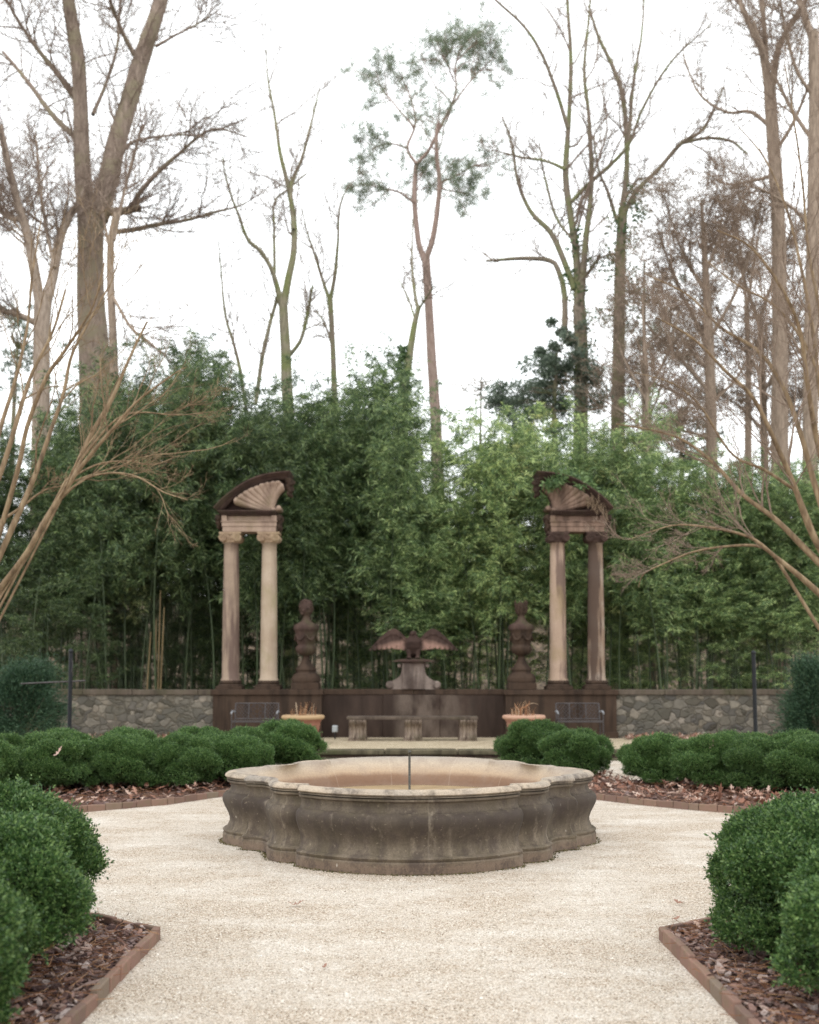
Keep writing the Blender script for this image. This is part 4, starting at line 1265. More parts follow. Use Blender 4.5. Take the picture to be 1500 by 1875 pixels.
boxwood(2.31, 6.22, 1.08, 1.0, 'clipped boxwood mound nearest the near right bed corner', GN)
boxwood(2.40, 5.25, 1.10, 0.97, 'clipped boxwood mound at the bottom right corner of the photo', GN)
boxwood(3.1, 6.6, 1.2, 1.12, 'tall boxwood mound at the right photo edge with a curled dry leaf on top', GN)
boxwood(3.3, 5.6, 1.05, 1.0, 'boxwood mound behind the bottom right one, mostly outside the photo', GN)
LH = [(-1.98, 17.75, 1.08, 0.92), (-2.62, 17.0, 0.92, 0.82), (-2.45, 15.95, 0.82, 0.78), (-3.1, 15.35, 0.85, 0.82), (-3.15, 16.4, 0.9, 0.86), (-3.85, 15.15, 0.88, 0.84), (-4.0, 16.0, 0.9, 0.88), (-4.65, 14.75, 0.9, 0.86), (-4.9, 15.7, 0.9, 0.9), (-5.45, 14.2, 0.9, 0.9), (-5.8, 15.2, 0.95, 0.92), (-6.3, 13.9, 0.95, 0.9), (-6.8, 14.8, 0.95, 0.95)]
LL = ['round boxwood mound at the fountain end of the far left hedge, before the pot',
      'second boxwood mound from the fountain end of the far left hedge, before the bench',
      'small boxwood mound low behind the fountain rim on the left',
      'front-row boxwood of the far left hedge, nearest the fountain',
      'boxwood mound in the back row of the far left hedge, third from the fountain end',
      'boxwood mound in the front row of the far left hedge, second from the fountain',
      'boxwood mound in the back row of the far left hedge, before the rubble wall end',
      'boxwood mound in the front row of the far left hedge, middle of the row',
      'boxwood mound in the back row of the far left hedge, right of the crossbar post',
      'boxwood mound in the front row of the far left hedge with a pink dry leaf',
      'back-row boxwood at the foot of the crossbar post, far left hedge',
      'boxwood mound in the front row of the far left hedge at the photo edge',
      'boxwood mound in the back row of the far left hedge below the yew']
for (x, y, a, b), l in zip(LH, LL): boxwood(x, y, a*1.04, b*1.02, l, GL)
RH = [(2.05, 17.8, 1.02, 0.92), (2.5, 16.95, 0.86, 0.82), (3.5, 15.85, 0.84, 0.8), (4.1, 15.35, 0.86, 0.82), (4.6, 14.95, 0.84, 0.82), (5.1, 14.55, 0.88, 0.84), (5.7, 14.1, 0.9, 0.88), (4.75, 15.9, 0.85, 0.84), (5.4, 15.5, 0.88, 0.86), (6.1, 15.0, 0.9, 0.92), (6.6, 14.2, 0.9, 0.9)]
RL = ['round boxwood mound right of the fountain, before the pink-rimmed pot',
      'boxwood mound right behind the fountain rim, left of the gravel gap',
      'boxwood mound at the gravel gap, first of the far right hedge',
      'second front-row boxwood from the gravel gap, far right hedge',
      'third front-row boxwood from the gravel gap, far right hedge',
      'fourth front-row boxwood from the gravel gap, far right hedge',
      'boxwood mound of the far right hedge at the right photo edge, front row',
      'boxwood mound in the back row of the far right hedge, nearest the gravel gap',
      'back-row boxwood at the foot of the plain post, far right hedge',
      'boxwood mound in the back row of the far right hedge, before the yew',
      'boxwood mound in the back row of the far right hedge, outside the photo edge']
for (x, y, a, b), l in zip(RH, RL): boxwood(x, y, a*1.03, b*1.02, l, GR)

# single leaves one can point to
leaf_thing((-1.98, 6.12, 0.095), 0.3, 0.17, 0.1, 0.2, 0.5, PALELEAF, 'pale tan oak leaf lying on the bark mulch of the near left bed')
leaf_thing((1.98, 5.42, 0.09), 1.2, 0.15, 0.1, 0.3, 0.4, PINKLEAF, 'pale pinkish lobed oak leaf on the bark mulch of the near right bed')
leaf_thing((2.06, 5.95, 0.095), 2.4, 0.15, -0.1, 0.2, 0.6, PINKLEAF, 'brown-pink oak leaf under the right boxwood mound')
leaf_thing((2.18, 5.0, 0.09), 0.2, 0.17, 0.15, 0.1, 0.4, DRYLEAF, 'red-brown oak leaf near the bottom right photo corner')
leaf_thing((2.72, 6.35, 0.925), 2.7, 0.1, 0.1, 0.2, 0.9, PINKLEAF, 'curled pinkish dry leaf lying on top of the tall right boxwood')
leaf_thing((-4.45, 14.2, 0.58), 0.9, 0.13, 0.3, 0.9, 0.7, PINKLEAF, 'pink dry leaf caught in the far left hedge')
leaf_thing((4.03, 15.0, 0.62), 0.9, 0.13, 0.3, 0.9, 0.7, PINKLEAF, 'pink dry leaf caught in the far right hedge')

leaf_thing((-0.78, 7.75, 0.012), 0.2, 0.11, 0.05, 0.05, 0.6, DRYLEAF, 'dark curled leaf on the gravel in front of the fountain, left')
leaf_thing((-0.46, 6.12, 0.012), 1.2, 0.05, 0.05, 0.05, 0.8, DRYLEAF, 'tiny dark leaf scrap on the open gravel left of centre')
leaf_thing((1.86, 7.8, 0.012), 2.2, 0.09, 0.05, 0.05, 0.6, DRYLEAF, 'small dark leaf on the gravel left of the near right boxwood')
leaf_thing((1.72, 7.3, 0.012), 0.6, 0.07, 0.05, 0.05, 0.6, DRYLEAF, 'small dark leaf on the gravel just behind the near right bed corner')

n = 90000
yy = 4.6 + 5.4*rng.random(n)**1.25; xx = rng.uniform(-1, 1, n)*(0.8+0.36*yy)
keep = ~(inside(BEDS['near_left'][0], xx-0.03, yy) | inside(BEDS['near_right'][0], xx+0.03, yy)) & ~((np.hypot(xx/1.86, (yy-YC)/1.97) < 1))
xx, yy = xx[keep], yy[keep]; n = len(xx)
sz = rng.uniform(0.002, 0.0045, n)*(1+0.5*(rng.random(n) < 0.1))
base_ = np.array([(1, 0, 0), (0, 1, 0), (-1, 0, 0), (0, -1, 0), (0, 0, 0.75), (0, 0, -0.5)], float)
an = rng.uniform(0, 6.28, n); ca, sa = np.cos(an)[:, None], np.sin(an)[:, None]
B_ = base_[None]*rng.uniform(0.65, 1.25, (n, 6, 1)); B_[:, :, 0] *= rng.uniform(1.0, 1.6, n)[:, None]
V_ = np.stack([B_[..., 0]*ca-B_[..., 1]*sa, B_[..., 0]*sa+B_[..., 1]*ca, B_[..., 2]], -1)*sz[:, None, None] + np.stack([xx, yy, sz*0.3+0.001], -1)[:, None]
T_ = np.array([(0, 1, 4), (1, 2, 4), (2, 3, 4), (3, 0, 4), (1, 0, 5), (2, 1, 5), (3, 2, 5), (0, 3, 5)])
MB().add(V_.reshape(-1, 3), tris=(T_[None] + (np.arange(n)*6)[:, None, None]).reshape(-1, 3)).build('loose_gravel', PEBBLE)['kind'] = 'stuff'

# ------------------------------------------------------------------ generic plant growth
def grow(par, rad, n, t0, t1, ang, lenf, K, r_rel, up, wig, rmin, lenabs=None, taper=0.25, lmin=0.0):
    """children of every parent curve at once: par (N,K,3), rad (N,K)"""
    N, Kp = par.shape[:2]
    idx = np.repeat(np.arange(N), n)
    M = len(idx)
    t = rng.uniform(t0, t1, M)
    u = t*(Kp-1); i = np.clip(u.astype(int), 0, Kp-2); f = (u-i)[:, None]
    pos = par[idx, i]*(1-f) + par[idx, i+1]*f
    rr = rad[idx, i]*(1-f[:, 0]) + rad[idx, i+1]*f[:, 0]
    tan = par[idx, i+1]-par[idx, i]; tan /= np.linalg.norm(tan, axis=1, keepdims=True)+1e-9
    pp = np.cross(tan, rng.normal(size=(M, 3))); pp /= np.linalg.norm(pp, axis=1, keepdims=True)+1e-9
    a = rng.uniform(ang[0], ang[1], M)[:, None]
    d = tan*np.cos(a) + pp*np.sin(a)
    plen = np.linalg.norm(np.diff(par, axis=1), axis=2).sum(1)[idx]
    L = (np.maximum(lenf*plen*(1.15-0.65*t), lmin) if lenabs is None else lenabs)*rng.uniform(0.55, 1.25, M)
    P = [pos]
    for k in range(1, K):
        d = d + np.array([0, 0, 1.0])*up/K + rng.normal(0, wig, (M, 3))
        d /= np.linalg.norm(d, axis=1, keepdims=True)
        P.append(P[-1] + d*(L/(K-1))[:, None])
    P = np.stack(P, 1)
    r0 = np.maximum(np.minimum(rr*r_rel*rng.uniform(0.7, 1.1, M), L*0.011), rmin)
    Rr = np.maximum(r0[:, None]*np.linspace(1, taper, K)[None]**1.0, rmin*0.5)
    return P, Rr
def trace(pts, Y, dY=0.0, K=26, wig=0.0):
    """traced limb: (px, py, width px) list -> curve at distance Y drifting to Y+dY"""
    p = crom(pts, K)
    yy = Y + dY*np.linspace(0, 1, K)
    if wig: p[:, :2] += np.cumsum(rng.normal(0, wig, (K, 2)), 0)*np.linspace(0, 1, K)[:, None]*0.3
    P = np.array([atY(a[0], a[1], b) for a, b in zip(p, yy)])
    return P, np.maximum(p[:, 2]*0.5*yy/F, 0.004)
def tree(name, label, Y, trunk, limbs, bark, twig, cfg, root_px=None, group=None, cat='tree', extra=None):
    """trunk and limbs as traced, then three orders of side growth"""
    curves = []
    tp, tr = trace(trunk, Y, 0, 34, 0.4)
    base = np.array([tp[0, 0], Y, -0.1])
    if tp[0, 2] > 0.3:                          # carry the trunk down to the ground
        down = np.linspace(0, 1, 6)[:-1, None]
        q_ = base + (tp[0]-base)*down
        tp = np.vstack([q_, tp]); tr = np.r_[tr[0]*np.linspace(1.25, 1.02, 5), tr]
    rt = empty(name, base, label, cat, group)
    mb = MB().tubes(tp, tr, 14)
    ls = []
    for L in limbs:
        dy = rng.uniform(-1, 1)*cfg.get('dy', 2.0) if len(L) < 2 or not isinstance(L[1], (int, float)) else L[1]
        pts = L[0] if isinstance(L, tuple) else L
        P, r_ = trace(pts, Y, dy, 26, 0.9)
        ls.append((P, r_))
        mb.tubes(P, r_, 9)
    mb.build('trunk', bark, rt, smooth=True, shift=base)
    tw = MB()
    src = [(P, r_) for P, r_ in ls]
    if cfg.get('trunk_t', 0): src.append((tp[-26:], tr[-26:]))
    A = np.stack([s_[0] for s_ in src]); B = np.stack([s_[1] for s_ in src])
    P1, R1 = grow(A, B, int(cfg['n1']*1.5), cfg.get('t1', 0.2), 1.0, (0.4, 1.1), cfg.get('l1', 0.4), 14, 0.6, cfg.get('up', 0.5), 0.13, 0.012, lmin=cfg.get('lmin', 1.8))
    P2, R2 = grow(P1, R1, cfg['n2'], 0.12, 1.0, (0.4, 1.1), 0.5, 9, 0.7, cfg.get('up', 0.5)*0.6, 0.15, 0.0075)
    tw.tubes(P1, R1, 5); tw.tubes(P2, R2, 4)
    last = P2
    if cfg.get('n3', 0):
        P3, R3 = grow(P2, R2, cfg['n3'], 0.15, 1.0, (0.4, 1.0), 0.55, 6, 0.7, 0.2, 0.15, 0.006)
        tw.tubes(P3, R3, 3); last = P3
    tw.build('crown', twig, rt, shift=base)
    if extra: extra(rt, base, A, B, P1, P2, last)
    return rt

def leafcloud(mb, cen, rad, n, L, W, flat=0.0, droop=0.0, mi=0):
    """n leaves round each centre"""
    cen = np.asarray(cen, float); k = np.repeat(np.arange(len(cen)), n)
    o = rng.normal(size=(len(k), 3)); o /= np.linalg.norm(o, axis=1, keepdims=True)
    o *= (rng.random(len(k))**0.45)[:, None]*np.broadcast_to(np.asarray(rad, float), (len(cen),))[k][:, None]
    o[:, 2] *= 0.75
    d = rng.normal(size=(len(k), 3)); d[:, 2] = d[:, 2]*(1-flat) - droop
    Ls = L*rng.uniform(0.6, 1.2, len(k))
    mb.leaves(cen[k]+o, d, Ls, Ls*W/L)

# --- big twin-stemmed tree on the left
tree('twin_trunk_tree', 'massive bare tree whose trunk forks in two thick stems, left', 38,
     [(178, 800, 62), (172, 640, 56), (166, 540, 50), (166, 450, 47), (168, 385, 52)],
     [([(160, 400, 34), (152, 330, 32), (149, 250, 29), (147, 180, 27), (142, 100, 27), (130, 30, 25), (118, -60, 22)], -1.0),
      ([(178, 400, 42), (198, 330, 38), (212, 265, 36), (232, 200, 33), (255, 120, 32), (285, 30, 27), (312, -60, 22)], 1.0),
      ([(196, 388, 16), (225, 386, 15), (254, 382, 13)], -0.5),
      ([(238, 382, 9), (262, 345, 9), (300, 305, 8), (332, 278, 6), (366, 248, 5), (400, 236, 4), (452, 252, 2)], -2.0),
      ([(205, 425, 10), (245, 420, 9), (290, 410, 8), (345, 402, 6), (392, 388, 5), (440, 375, 3), (482, 350, 2)], -1.0),
      ([(212, 300, 9), (240, 262, 6), (290, 250, 4), (345, 245, 3), (380, 250, 2)], -2.0),
      ([(145, 190, 14), (110, 140, 11), (70, 90, 8), (30, 30, 6), (0, -30, 4)], -2),
      ([(148, 260, 13), (100, 215, 10), (50, 150, 8), (5, 95, 5)], 2),
      ([(246, 100, 10), (225, 60, 8), (205, 10, 6), (190, -40, 5)], -2),
      ([(170, 210, 8), (195, 150, 6), (215, 80, 5), (220, 0, 3)], 2),
      ([(285, 85, 6), (320, 65, 4), (360, 45, 3), (400, 20, 2)], -1)],
     BARK_A, TWIG, dict(n1=13, n2=9, n3=6, l1=0.32, dy=2, up=0.4, lmin=2.2))
tree('forked_tree', 'pale grey bare tree forking low at the far left edge', 35,
     [(75, 780, 33), (76, 640, 30), (77, 580, 31), (80, 540, 33)],
     [([(72, 550, 20), (62, 490, 19), (48, 420, 17), (32, 370, 15), (15, 300, 13), (0, 230, 11)], -1),
      ([(86, 550, 20), (98, 500, 18), (108, 440, 17), (125, 400, 14), (142, 375, 12), (160, 340, 8)], 1),
      ([(66, 592, 12), (38, 578, 11), (0, 568, 10), (-40, 560, 8)], -1),
      ([(100, 490, 8), (85, 420, 7), (72, 340, 6), (66, 260, 4)], 2),
      ([(40, 400, 9), (20, 400, 8), (-10, 380, 6)], 1)],
     BARK_B, TWIG, dict(n1=20, n2=10, n3=6, l1=0.5, dy=2, up=0.5))
tree('slender_tree', 'thin dark upright trunk right beside the twin-stemmed tree', 33,
     [(211, 760, 16), (208, 640, 15), (203, 520, 14), (204, 440, 12), (214, 390, 10)],
     [([(208, 440, 8), (225, 360, 6), (240, 300, 5), (260, 230, 3)], 1),
      ([(205, 540, 6), (240, 600, 6), (270, 625, 5), (300, 650, 3)], -1),
      ([(204, 470, 6), (190, 400, 5), (185, 330, 3)], 1)],
     BARK_R, TWIG, dict(n1=12, n2=9, n3=6, l1=0.6, up=0.6))
tree('mossy_tree', 'bare tree with mossy green trunk rising behind the left pediment', 40,
     [(534, 900, 23), (530, 780, 22), (525, 700, 21), (523, 640, 19), (519, 560, 17)],
     [([(518, 565, 15), (528, 510, 14), (538, 460, 12), (538, 400, 11), (528, 340, 9), (514, 280, 7), (505, 215, 5), (492, 140, 3), (490, 90, 2)], 1),
      ([(516, 560, 13), (500, 500, 9), (478, 460, 8), (455, 440, 7), (438, 395, 5), (418, 335, 4), (408, 280, 2)], -1),
      ([(538, 420, 7), (533, 345, 8), (555, 285, 6), (572, 215, 4), (585, 160, 2)], 1),
      ([(503, 500, 6), (502, 420, 5), (502, 370, 4), (530, 345, 3), (560, 320, 2)], 0.5),
      ([(531, 650, 8), (552, 620, 7), (566, 560, 6), (572, 525, 4)], -1),
      ([(468, 740, 8), (480, 660, 8), (496, 590, 7), (510, 540, 7)], 0.3),
      ([(452, 760, 7), (440, 680, 7), (428, 630, 6), (412, 575, 5), (405, 500, 3), (400, 440, 2)], 0.5)],
     BARK_M, TWIG, dict(n1=9, n2=6, n3=5, l1=0.36, up=0.7))
tree('young_tree', 'slim bare tree with a Y fork between mossy trunk and pine', 42,
     [(616, 820, 12), (612, 700, 11), (609, 620, 10), (604, 545, 11)],
     [([(603, 548, 7), (590, 510, 6), (575, 462, 5), (562, 425, 3), (550, 380, 2)], 1), ([(605, 548, 8), (614, 500, 7), (619, 440, 5), (622, 380, 4), (640, 335, 2)], -1),
      ([(610, 640, 5), (598, 600, 4), (580, 570, 2)], 1)],
     BARK_D, TWIG, dict(n1=8, n2=6, n3=5, l1=0.5, up=0.8))
def ivy_on(rt, base, A, B, P1, P2, last, spots, n=900, L=0.14):
    mb = MB()
    cen = np.array([atY(*s_[:3]) for s_ in spots])
    leafcloud(mb, cen, [s_[3] for s_ in spots], n, L, L*0.8)
    mb.build('ivy', IVY, rt, shift=base)
tree('ivy_clad_tree', 'thin trunk wrapped in green ivy left of the pine', 41,
     [(736, 850, 17), (741, 720, 16), (750, 650, 14), (760, 590, 11), (768, 560, 8)],
     [([(766, 570, 7), (757, 520, 6), (754, 470, 4), (757, 400, 2)], 1), ([(768, 565, 5), (780, 545, 4), (795, 520, 2)], -1), ([(762, 590, 4), (745, 540, 3), (728, 510, 2)], 1)],
     BARK_M, TWIG, dict(n1=6, n2=6, n3=4, l1=0.5), extra=lambda *a: ivy_on(*a, spots=[(738+rng.normal(0, 4), y_, 41, 0.22) for y_ in range(640, 840, 14)], n=120))

# --- the pine
def pine_needles(rt, base, A, B, P1, P2, last):
    mb = MB()
    ends = np.concatenate([P2[:, -1], P1[:, -1], P2[::2, -4]])
    ends = ends[ends[:, 2] > 17]
    k = np.repeat(np.arange(len(ends)), 20)
    d = rng.normal(size=(len(k), 3)); d[:, 2] += 0.5
    mb.leaves(ends[k] + rng.normal(0, 0.045, (len(k), 3)), d, rng.uniform(0.16, 0.27, len(k)), 0.018)
    mb.build('needles', PINEN, rt, shift=base)
tree('pine_tree', 'tall forked pine with tufts of green needles, centre of the sky', 43,
     [(802, 900, 23), (800, 820, 22), (796, 740, 20), (790, 660, 18), (784, 560, 16), (778, 470, 16)],
     [([(777, 475, 12), (766, 440, 11), (759, 370, 10), (761, 310, 9), (763, 298, 9)], 0.5),
      ([(780, 475, 12), (794, 430, 11), (805, 345, 9), (801, 290, 8), (800, 245, 7), (805, 225, 6)], -0.5),
      ([(763, 300, 7), (785, 275, 6), (802, 240, 6), (822, 200, 5), (834, 165, 4), (832, 120, 3), (845, 80, 2)], -0.5),
      ([(762, 300, 6), (746, 270, 5), (760, 225, 4), (750, 175, 3), (735, 140, 2)], 1),
      ([(760, 372, 5), (730, 352, 4), (700, 345, 3), (680, 342, 2)], -1),
      ([(806, 335, 4), (835, 322, 3), (862, 305, 2), (880, 300, 1.5)], 1),
      ([(748, 272, 4), (715, 262, 3), (685, 268, 2)], -1),
      ([(758, 232, 4), (725, 195, 3), (700, 165, 2), (690, 140, 1.5)], 1),
      ([(830, 190, 4), (860, 150, 3), (885, 125, 2), (900, 130, 1.5)], 1),
      ([(832, 150, 3), (815, 110, 2.5), (800, 95, 2)], -1),
      ([(808, 345, 3), (830, 350, 2.5), (855, 352, 2)], -1),
      ([(838, 110, 3), (865, 85, 2), (885, 80, 1.5)], 0.5)],
     BARK_P, BARK_P, dict(n1=10, n2=5, n3=0, l1=0.55, t1=0.4, up=0.15, lmin=1.4), extra=pine_needles)

# --- right group
tree('multi_stem_tree', 'tall bare tree with several wavy grey stems, right of centre', 40,
     [(1062, 860, 28), (1064, 740, 26), (1064, 640, 25), (1060, 560, 24)],
     [([(1058, 565, 15), (1056, 470, 14), (1046, 400, 13), (1036, 320, 12), (1042, 225, 9), (1046, 120, 8), (1040, 20, 6), (1036, -50, 5)], 1),
      ([(1064, 560, 14), (1072, 450, 12), (1082, 360, 10), (1083, 290, 9), (1078, 200, 7), (1070, 130, 6), (1078, 40, 4), (1085, -40, 3)], -1),
      ([(1052, 530, 12), (1030, 470, 11), (1008, 425, 10), (972, 388, 8), (948, 330, 6), (938, 265, 5), (920, 215, 3)], 1),
      ([(1040, 235, 8), (1020, 170, 7), (992, 100, 6), (960, 50, 5), (905, 0, 4), (880, -30, 3)], -1),
      ([(1046, 370, 8), (1080, 335, 8), (1120, 300, 7), (1152, 262, 6), (1180, 190, 5), (1230, 110, 4), (1300, 45, 2)], -1.5),
      ([(1034, 620, 12), (1034, 540, 11), (1022, 495, 10), (1008, 478, 9), (960, 474, 8), (888, 480, 4)], 0.5),
      ([(1036, 310, 7), (1000, 295, 5), (955, 288, 4), (900, 275, 2)], 1),
      ([(1060, 520, 9), (1085, 490, 6), (1100, 465, 4)], -1),
      ([(1050, 440, 5), (1020, 400, 5), (1000, 330, 4), (990, 260, 2)], 1)],
     BARK_D, TWIG, dict(n1=9, n2=7, n3=5, l1=0.34, up=0.7), extra=lambda *a: ivy_on(*a, spots=[(1060+rng.normal(0, 10), y_, 40, 0.4) for y_ in range(430, 700, 25)], n=60))
tree('leaning_limb_tree', 'bare tree with ivy patches and a limb arching right', 42,
     [(1130, 880, 26), (1132, 740, 25), (1134, 600, 22), (1136, 480, 20), (1141, 380, 18)],
     [([(1140, 385, 12), (1148, 300, 10), (1142, 190, 9), (1125, 130, 8), (1095, 70, 6), (1075, 10, 4)], 1),
      ([(1146, 385, 9), (1165, 350, 9), (1205, 310, 8), (1248, 262, 8), (1285, 240, 6), (1310, 195, 4), (1325, 160, 3)], -1),
      ([(1250, 262, 6), (1295, 252, 6), (1340, 258, 5), (1370, 280, 3)], -1),
      ([(1142, 360, 8), (1152, 250, 7), (1160, 150, 6), (1175, 60, 4), (1180, -30, 3)], 0.5),
      ([(1132, 410, 8), (1112, 350, 6), (1095, 310, 4), (1085, 250, 3)], -1),
      ([(1142, 370, 6), (1165, 330, 5), (1180, 325, 4)], 0.5)],
     BARK_D, TWIG, dict(n1=9, n2=7, n3=5, l1=0.36, up=0.6), extra=lambda *a: ivy_on(*a, spots=[(1138+rng.normal(0, 22), y_, 42, 0.55) for y_ in range(350, 600, 16)], n=80))
tree('tall_trunk_tree', 'straight tall brown trunk forking near the top right', 36,
     [(1432, 1000, 34), (1428, 840, 32), (1428, 680, 29), (1427, 520, 27), (1424, 380, 25), (1416, 260, 24), (1408, 150, 21)],
     [([(1406, 160, 14), (1395, 90, 13), (1372, 40, 11), (1350, -10, 9)], 1), ([(1412, 170, 14), (1425, 90, 12), (1450, 40, 10), (1480, -10, 8)], -1),
      ([(1408, 160, 10), (1402, 80, 9), (1395, 0, 8), (1390, -50, 7)], 0),
      ([(1414, 235, 8), (1375, 205, 7), (1330, 205, 5), (1280, 170, 4), (1250, 100, 2)], 1),
      ([(1420, 320, 8), (1380, 330, 6), (1330, 335, 4), (1290, 310, 2)], 1),
      ([(1418, 280, 8), (1450, 230, 7), (1480, 160, 5), (1500, 90, 4)], -1)],
     BARK_R, TWIGR, dict(n1=11, n2=8, n3=5, l1=0.42, up=0.5))
tree('edge_tree', 'brown trunk at the right edge, nearest the photo border', 34,
     [(1484, 1000, 30), (1484, 800, 28), (1486, 600, 26), (1490, 400, 24), (1492, 200, 22), (1490, 60, 20)],
     [([(1490, 260, 8), (1450, 200, 7), (1410, 120, 5), (1380, 40, 4)], 1), ([(1490, 80, 14), (1470, 20, 12), (1450, -40, 10)], 1), ([(1492, 180, 8), (1460, 130, 6), (1440, 60, 5), (1430, 0, 4)], -1),
      ([(1490, 420, 7), (1450, 380, 6), (1400, 350, 4), (1360, 340, 3)], -1)],
     BARK_R, TWIGR, dict(n1=12, n2=8, n3=5, l1=0.5, up=0.4))
tree('distant_tree', 'slim brown trunk farther back, left of the straight tall trunk', 46,
     [(1371, 980, 14), (1370, 820, 13), (1371, 680, 11), (1368, 560, 10)], [([(1368, 570, 7), (1360, 480, 5), (1350, 400, 3)], 1), ([(1368, 570, 6), (1380, 490, 5), (1392, 420, 3)], -1)],
     BARK_R, TWIGR, dict(n1=9, n2=7, n3=4, l1=0.6))
def withered(rt, base, A, B, P1, P2, last):
    mb = MB()
    pts = last.reshape(-1, 3)
    k = rng.integers(0, len(pts), 34000)
    d = rng.normal(size=(len(k), 3)); d[:, 2] -= 0.5
    mb.leaves(pts[k] + rng.normal(0, 0.08, (len(k), 3)), d, rng.uniform(0.05, 0.10, len(k)), 0.035)
    mb.build('leaves', BROWNL, rt, shift=base)
tree('beech_tree', 'brown beech still holding withered leaves, before the tall trunks', 37,
     [(1305, 960, 22), (1303, 800, 21), (1300, 660, 19), (1296, 560, 16), (1290, 450, 10), (1285, 370, 5)],
     [([(1298, 640, 8), (1260, 560, 6), (1225, 480, 4), (1205, 420, 2)], 1.5), ([(1300, 620, 8), (1345, 540, 6), (1375, 460, 4), (1385, 390, 2)], -1.5),
      ([(1300, 720, 8), (1240, 650, 6), (1190, 600, 4), (1160, 540, 2)], -1.5), ([(1302, 760, 8), (1240, 720, 6), (1190, 700, 4), (1150, 690, 2)], 1.5),
      ([(1295, 540, 7), (1250, 460, 5), (1230, 400, 3), (1220, 360, 2)], -1), ([(1292, 500, 7), (1320, 430, 5), (1340, 370, 3)], 1),
      ([(1302, 740, 7), (1350, 690, 5), (1390, 620, 3)], 1), ([(1298, 680, 7), (1240, 610, 5), (1200, 540, 3)], 2), ([(1302, 800, 6), (1250, 790, 5), (1200, 780, 3)], -1)],
     BARK_R, TWIGR, dict(n1=13, n2=9, n3=6, l1=0.5, trunk_t=1, up=0.2), extra=withered)

tree('twiggy_tree', 'brown twiggy tree between the beech and the right edge trunk', 40,
     [(1405, 980, 15), (1400, 820, 14), (1396, 680, 12), (1390, 580, 10)],
     [([(1390, 590, 7), (1360, 500, 5), (1340, 420, 3)], 1), ([(1390, 590, 7), (1420, 500, 5), (1450, 420, 3)], -1), ([(1396, 690, 7), (1350, 620, 5), (1310, 560, 3)], -1),
      ([(1398, 720, 7), (1440, 640, 5), (1470, 560, 3)], 1), ([(1400, 790, 6), (1350, 740, 4), (1300, 710, 3)], 1), ([(1402, 830, 6), (1450, 770, 4), (1480, 720, 3)], -1)],
     BARK_R, TWIGR, dict(n1=12, n2=9, n3=6, l1=0.55, trunk_t=1, up=0.2), extra=withered)
tree('twiggy_tree', 'brown twiggy young tree low between the ivy tree and the beech', 35,
     [(1192, 960, 12), (1190, 820, 11), (1186, 720, 9), (1180, 620, 6), (1176, 540, 3)],
     [([(1188, 740, 6), (1150, 670, 4), (1125, 610, 2)], 1), ([(1187, 720, 6), (1225, 640, 4), (1245, 570, 2)], -1), ([(1190, 820, 6), (1235, 770, 4), (1275, 740, 2)], -1), ([(1190, 800, 6), (1150, 760, 4), (1110, 735, 2)], 1)],
     BARK_R, TWIGR, dict(n1=11, n2=8, n3=6, l1=0.6, trunk_t=1, up=0.2))

# --- evergreens far behind
def evergreen(name, label, Y, trunk, spots, mat, n, L, W, bark=BARK_D):
    tp, tr = trace(trunk, Y, 0, 20, 0.3)
    base = np.array([tp[0, 0], Y, -0.1])
    rt = empty(name, base, label, 'tree')
    mb = MB().tubes(np.vstack([base, tp]), np.r_[tr[0]*1.2, tr], 9)
    cen = np.array([atY(px, py, Y+rng.uniform(-1, 1)) for px, py, r_ in spots]); rad = np.array([r_*Y/F for px, py, r_ in spots])
    k = np.argmin(np.linalg.norm(tp[None]-cen[:, None]*[1, 1, 1], axis=2), 1)
    P = np.stack([tp[k], (tp[k]+cen)/2+rng.normal(0, .1, (len(cen), 3)), cen], 1)
    mb.tubes(P, np.tile([0.03, 0.016, 0.006], (len(cen), 1)), 5)
    mb.build('trunk', bark, rt, smooth=True, shift=base)
    lf = MB(); leafcloud(lf, cen, rad, n, L, W); lf.build('crown', mat, rt, shift=base)
sp = []
for k in range(52):
    a, b = rng.uniform(0, 6.28), math.sqrt(rng.random())
    sp.append((1003+108*b*math.cos(a), 722+78*b*math.sin(a)-25*math.cos(a), rng.uniform(15, 30)))
sp += [(1030+rng.normal(0, 25), y_, rng.uniform(9, 16)) for y_ in range(590, 680, 9)]
evergreen('holly_tree', 'dark glossy holly behind the light bamboo, under the wavy stems', 39, [(1020, 900, 14), (1015, 760, 10), (1020, 640, 5)], sp, HOLLY, 330, 0.12, 0.065)
sp = []
for k in range(26):
    sp.append((1245+rng.normal(0, 45), 835+rng.normal(0, 45), rng.uniform(12, 24)))
evergreen('holly_tree', 'dark bluish holly low behind the right bamboo', 41, [(1250, 960, 12), (1248, 860, 8), (1245, 780, 4)], sp, HOLLY, 200, 0.13, 0.075)
sp = [(880+rng.normal(0, 22), 690+abs(rng.normal(0, 45)), rng.uniform(8, 16)) for k in range(16)]
evergreen('bare_shrub', 'thin greyish shrub between the pine trunk and the holly', 44, [(878, 900, 6), (880, 780, 4), (880, 690, 2)], sp, BROWNL, 50, 0.09, 0.04)
sp = [(1180+rng.normal(0, 40), 590+rng.normal(0, 60), rng.uniform(12, 22)) for k in range(22)]
evergreen('cedar_tree', 'feathery grey-green cedar behind the brown beech', 44, [(1180, 900, 12), (1180, 700, 9), (1180, 480, 4)], sp, PINEN, 170, 0.14, 0.03)
sp = [(35+rng.normal(0, 32), 640+rng.normal(0, 38), rng.uniform(7, 15)) for k in range(40)]
evergreen('evergreen_tree', 'loose evergreen at the left edge behind the forked grey tree', 43, [(20, 900, 10), (25, 760, 8), (32, 640, 4)], sp, HOLLY, 60, 0.14, 0.06)
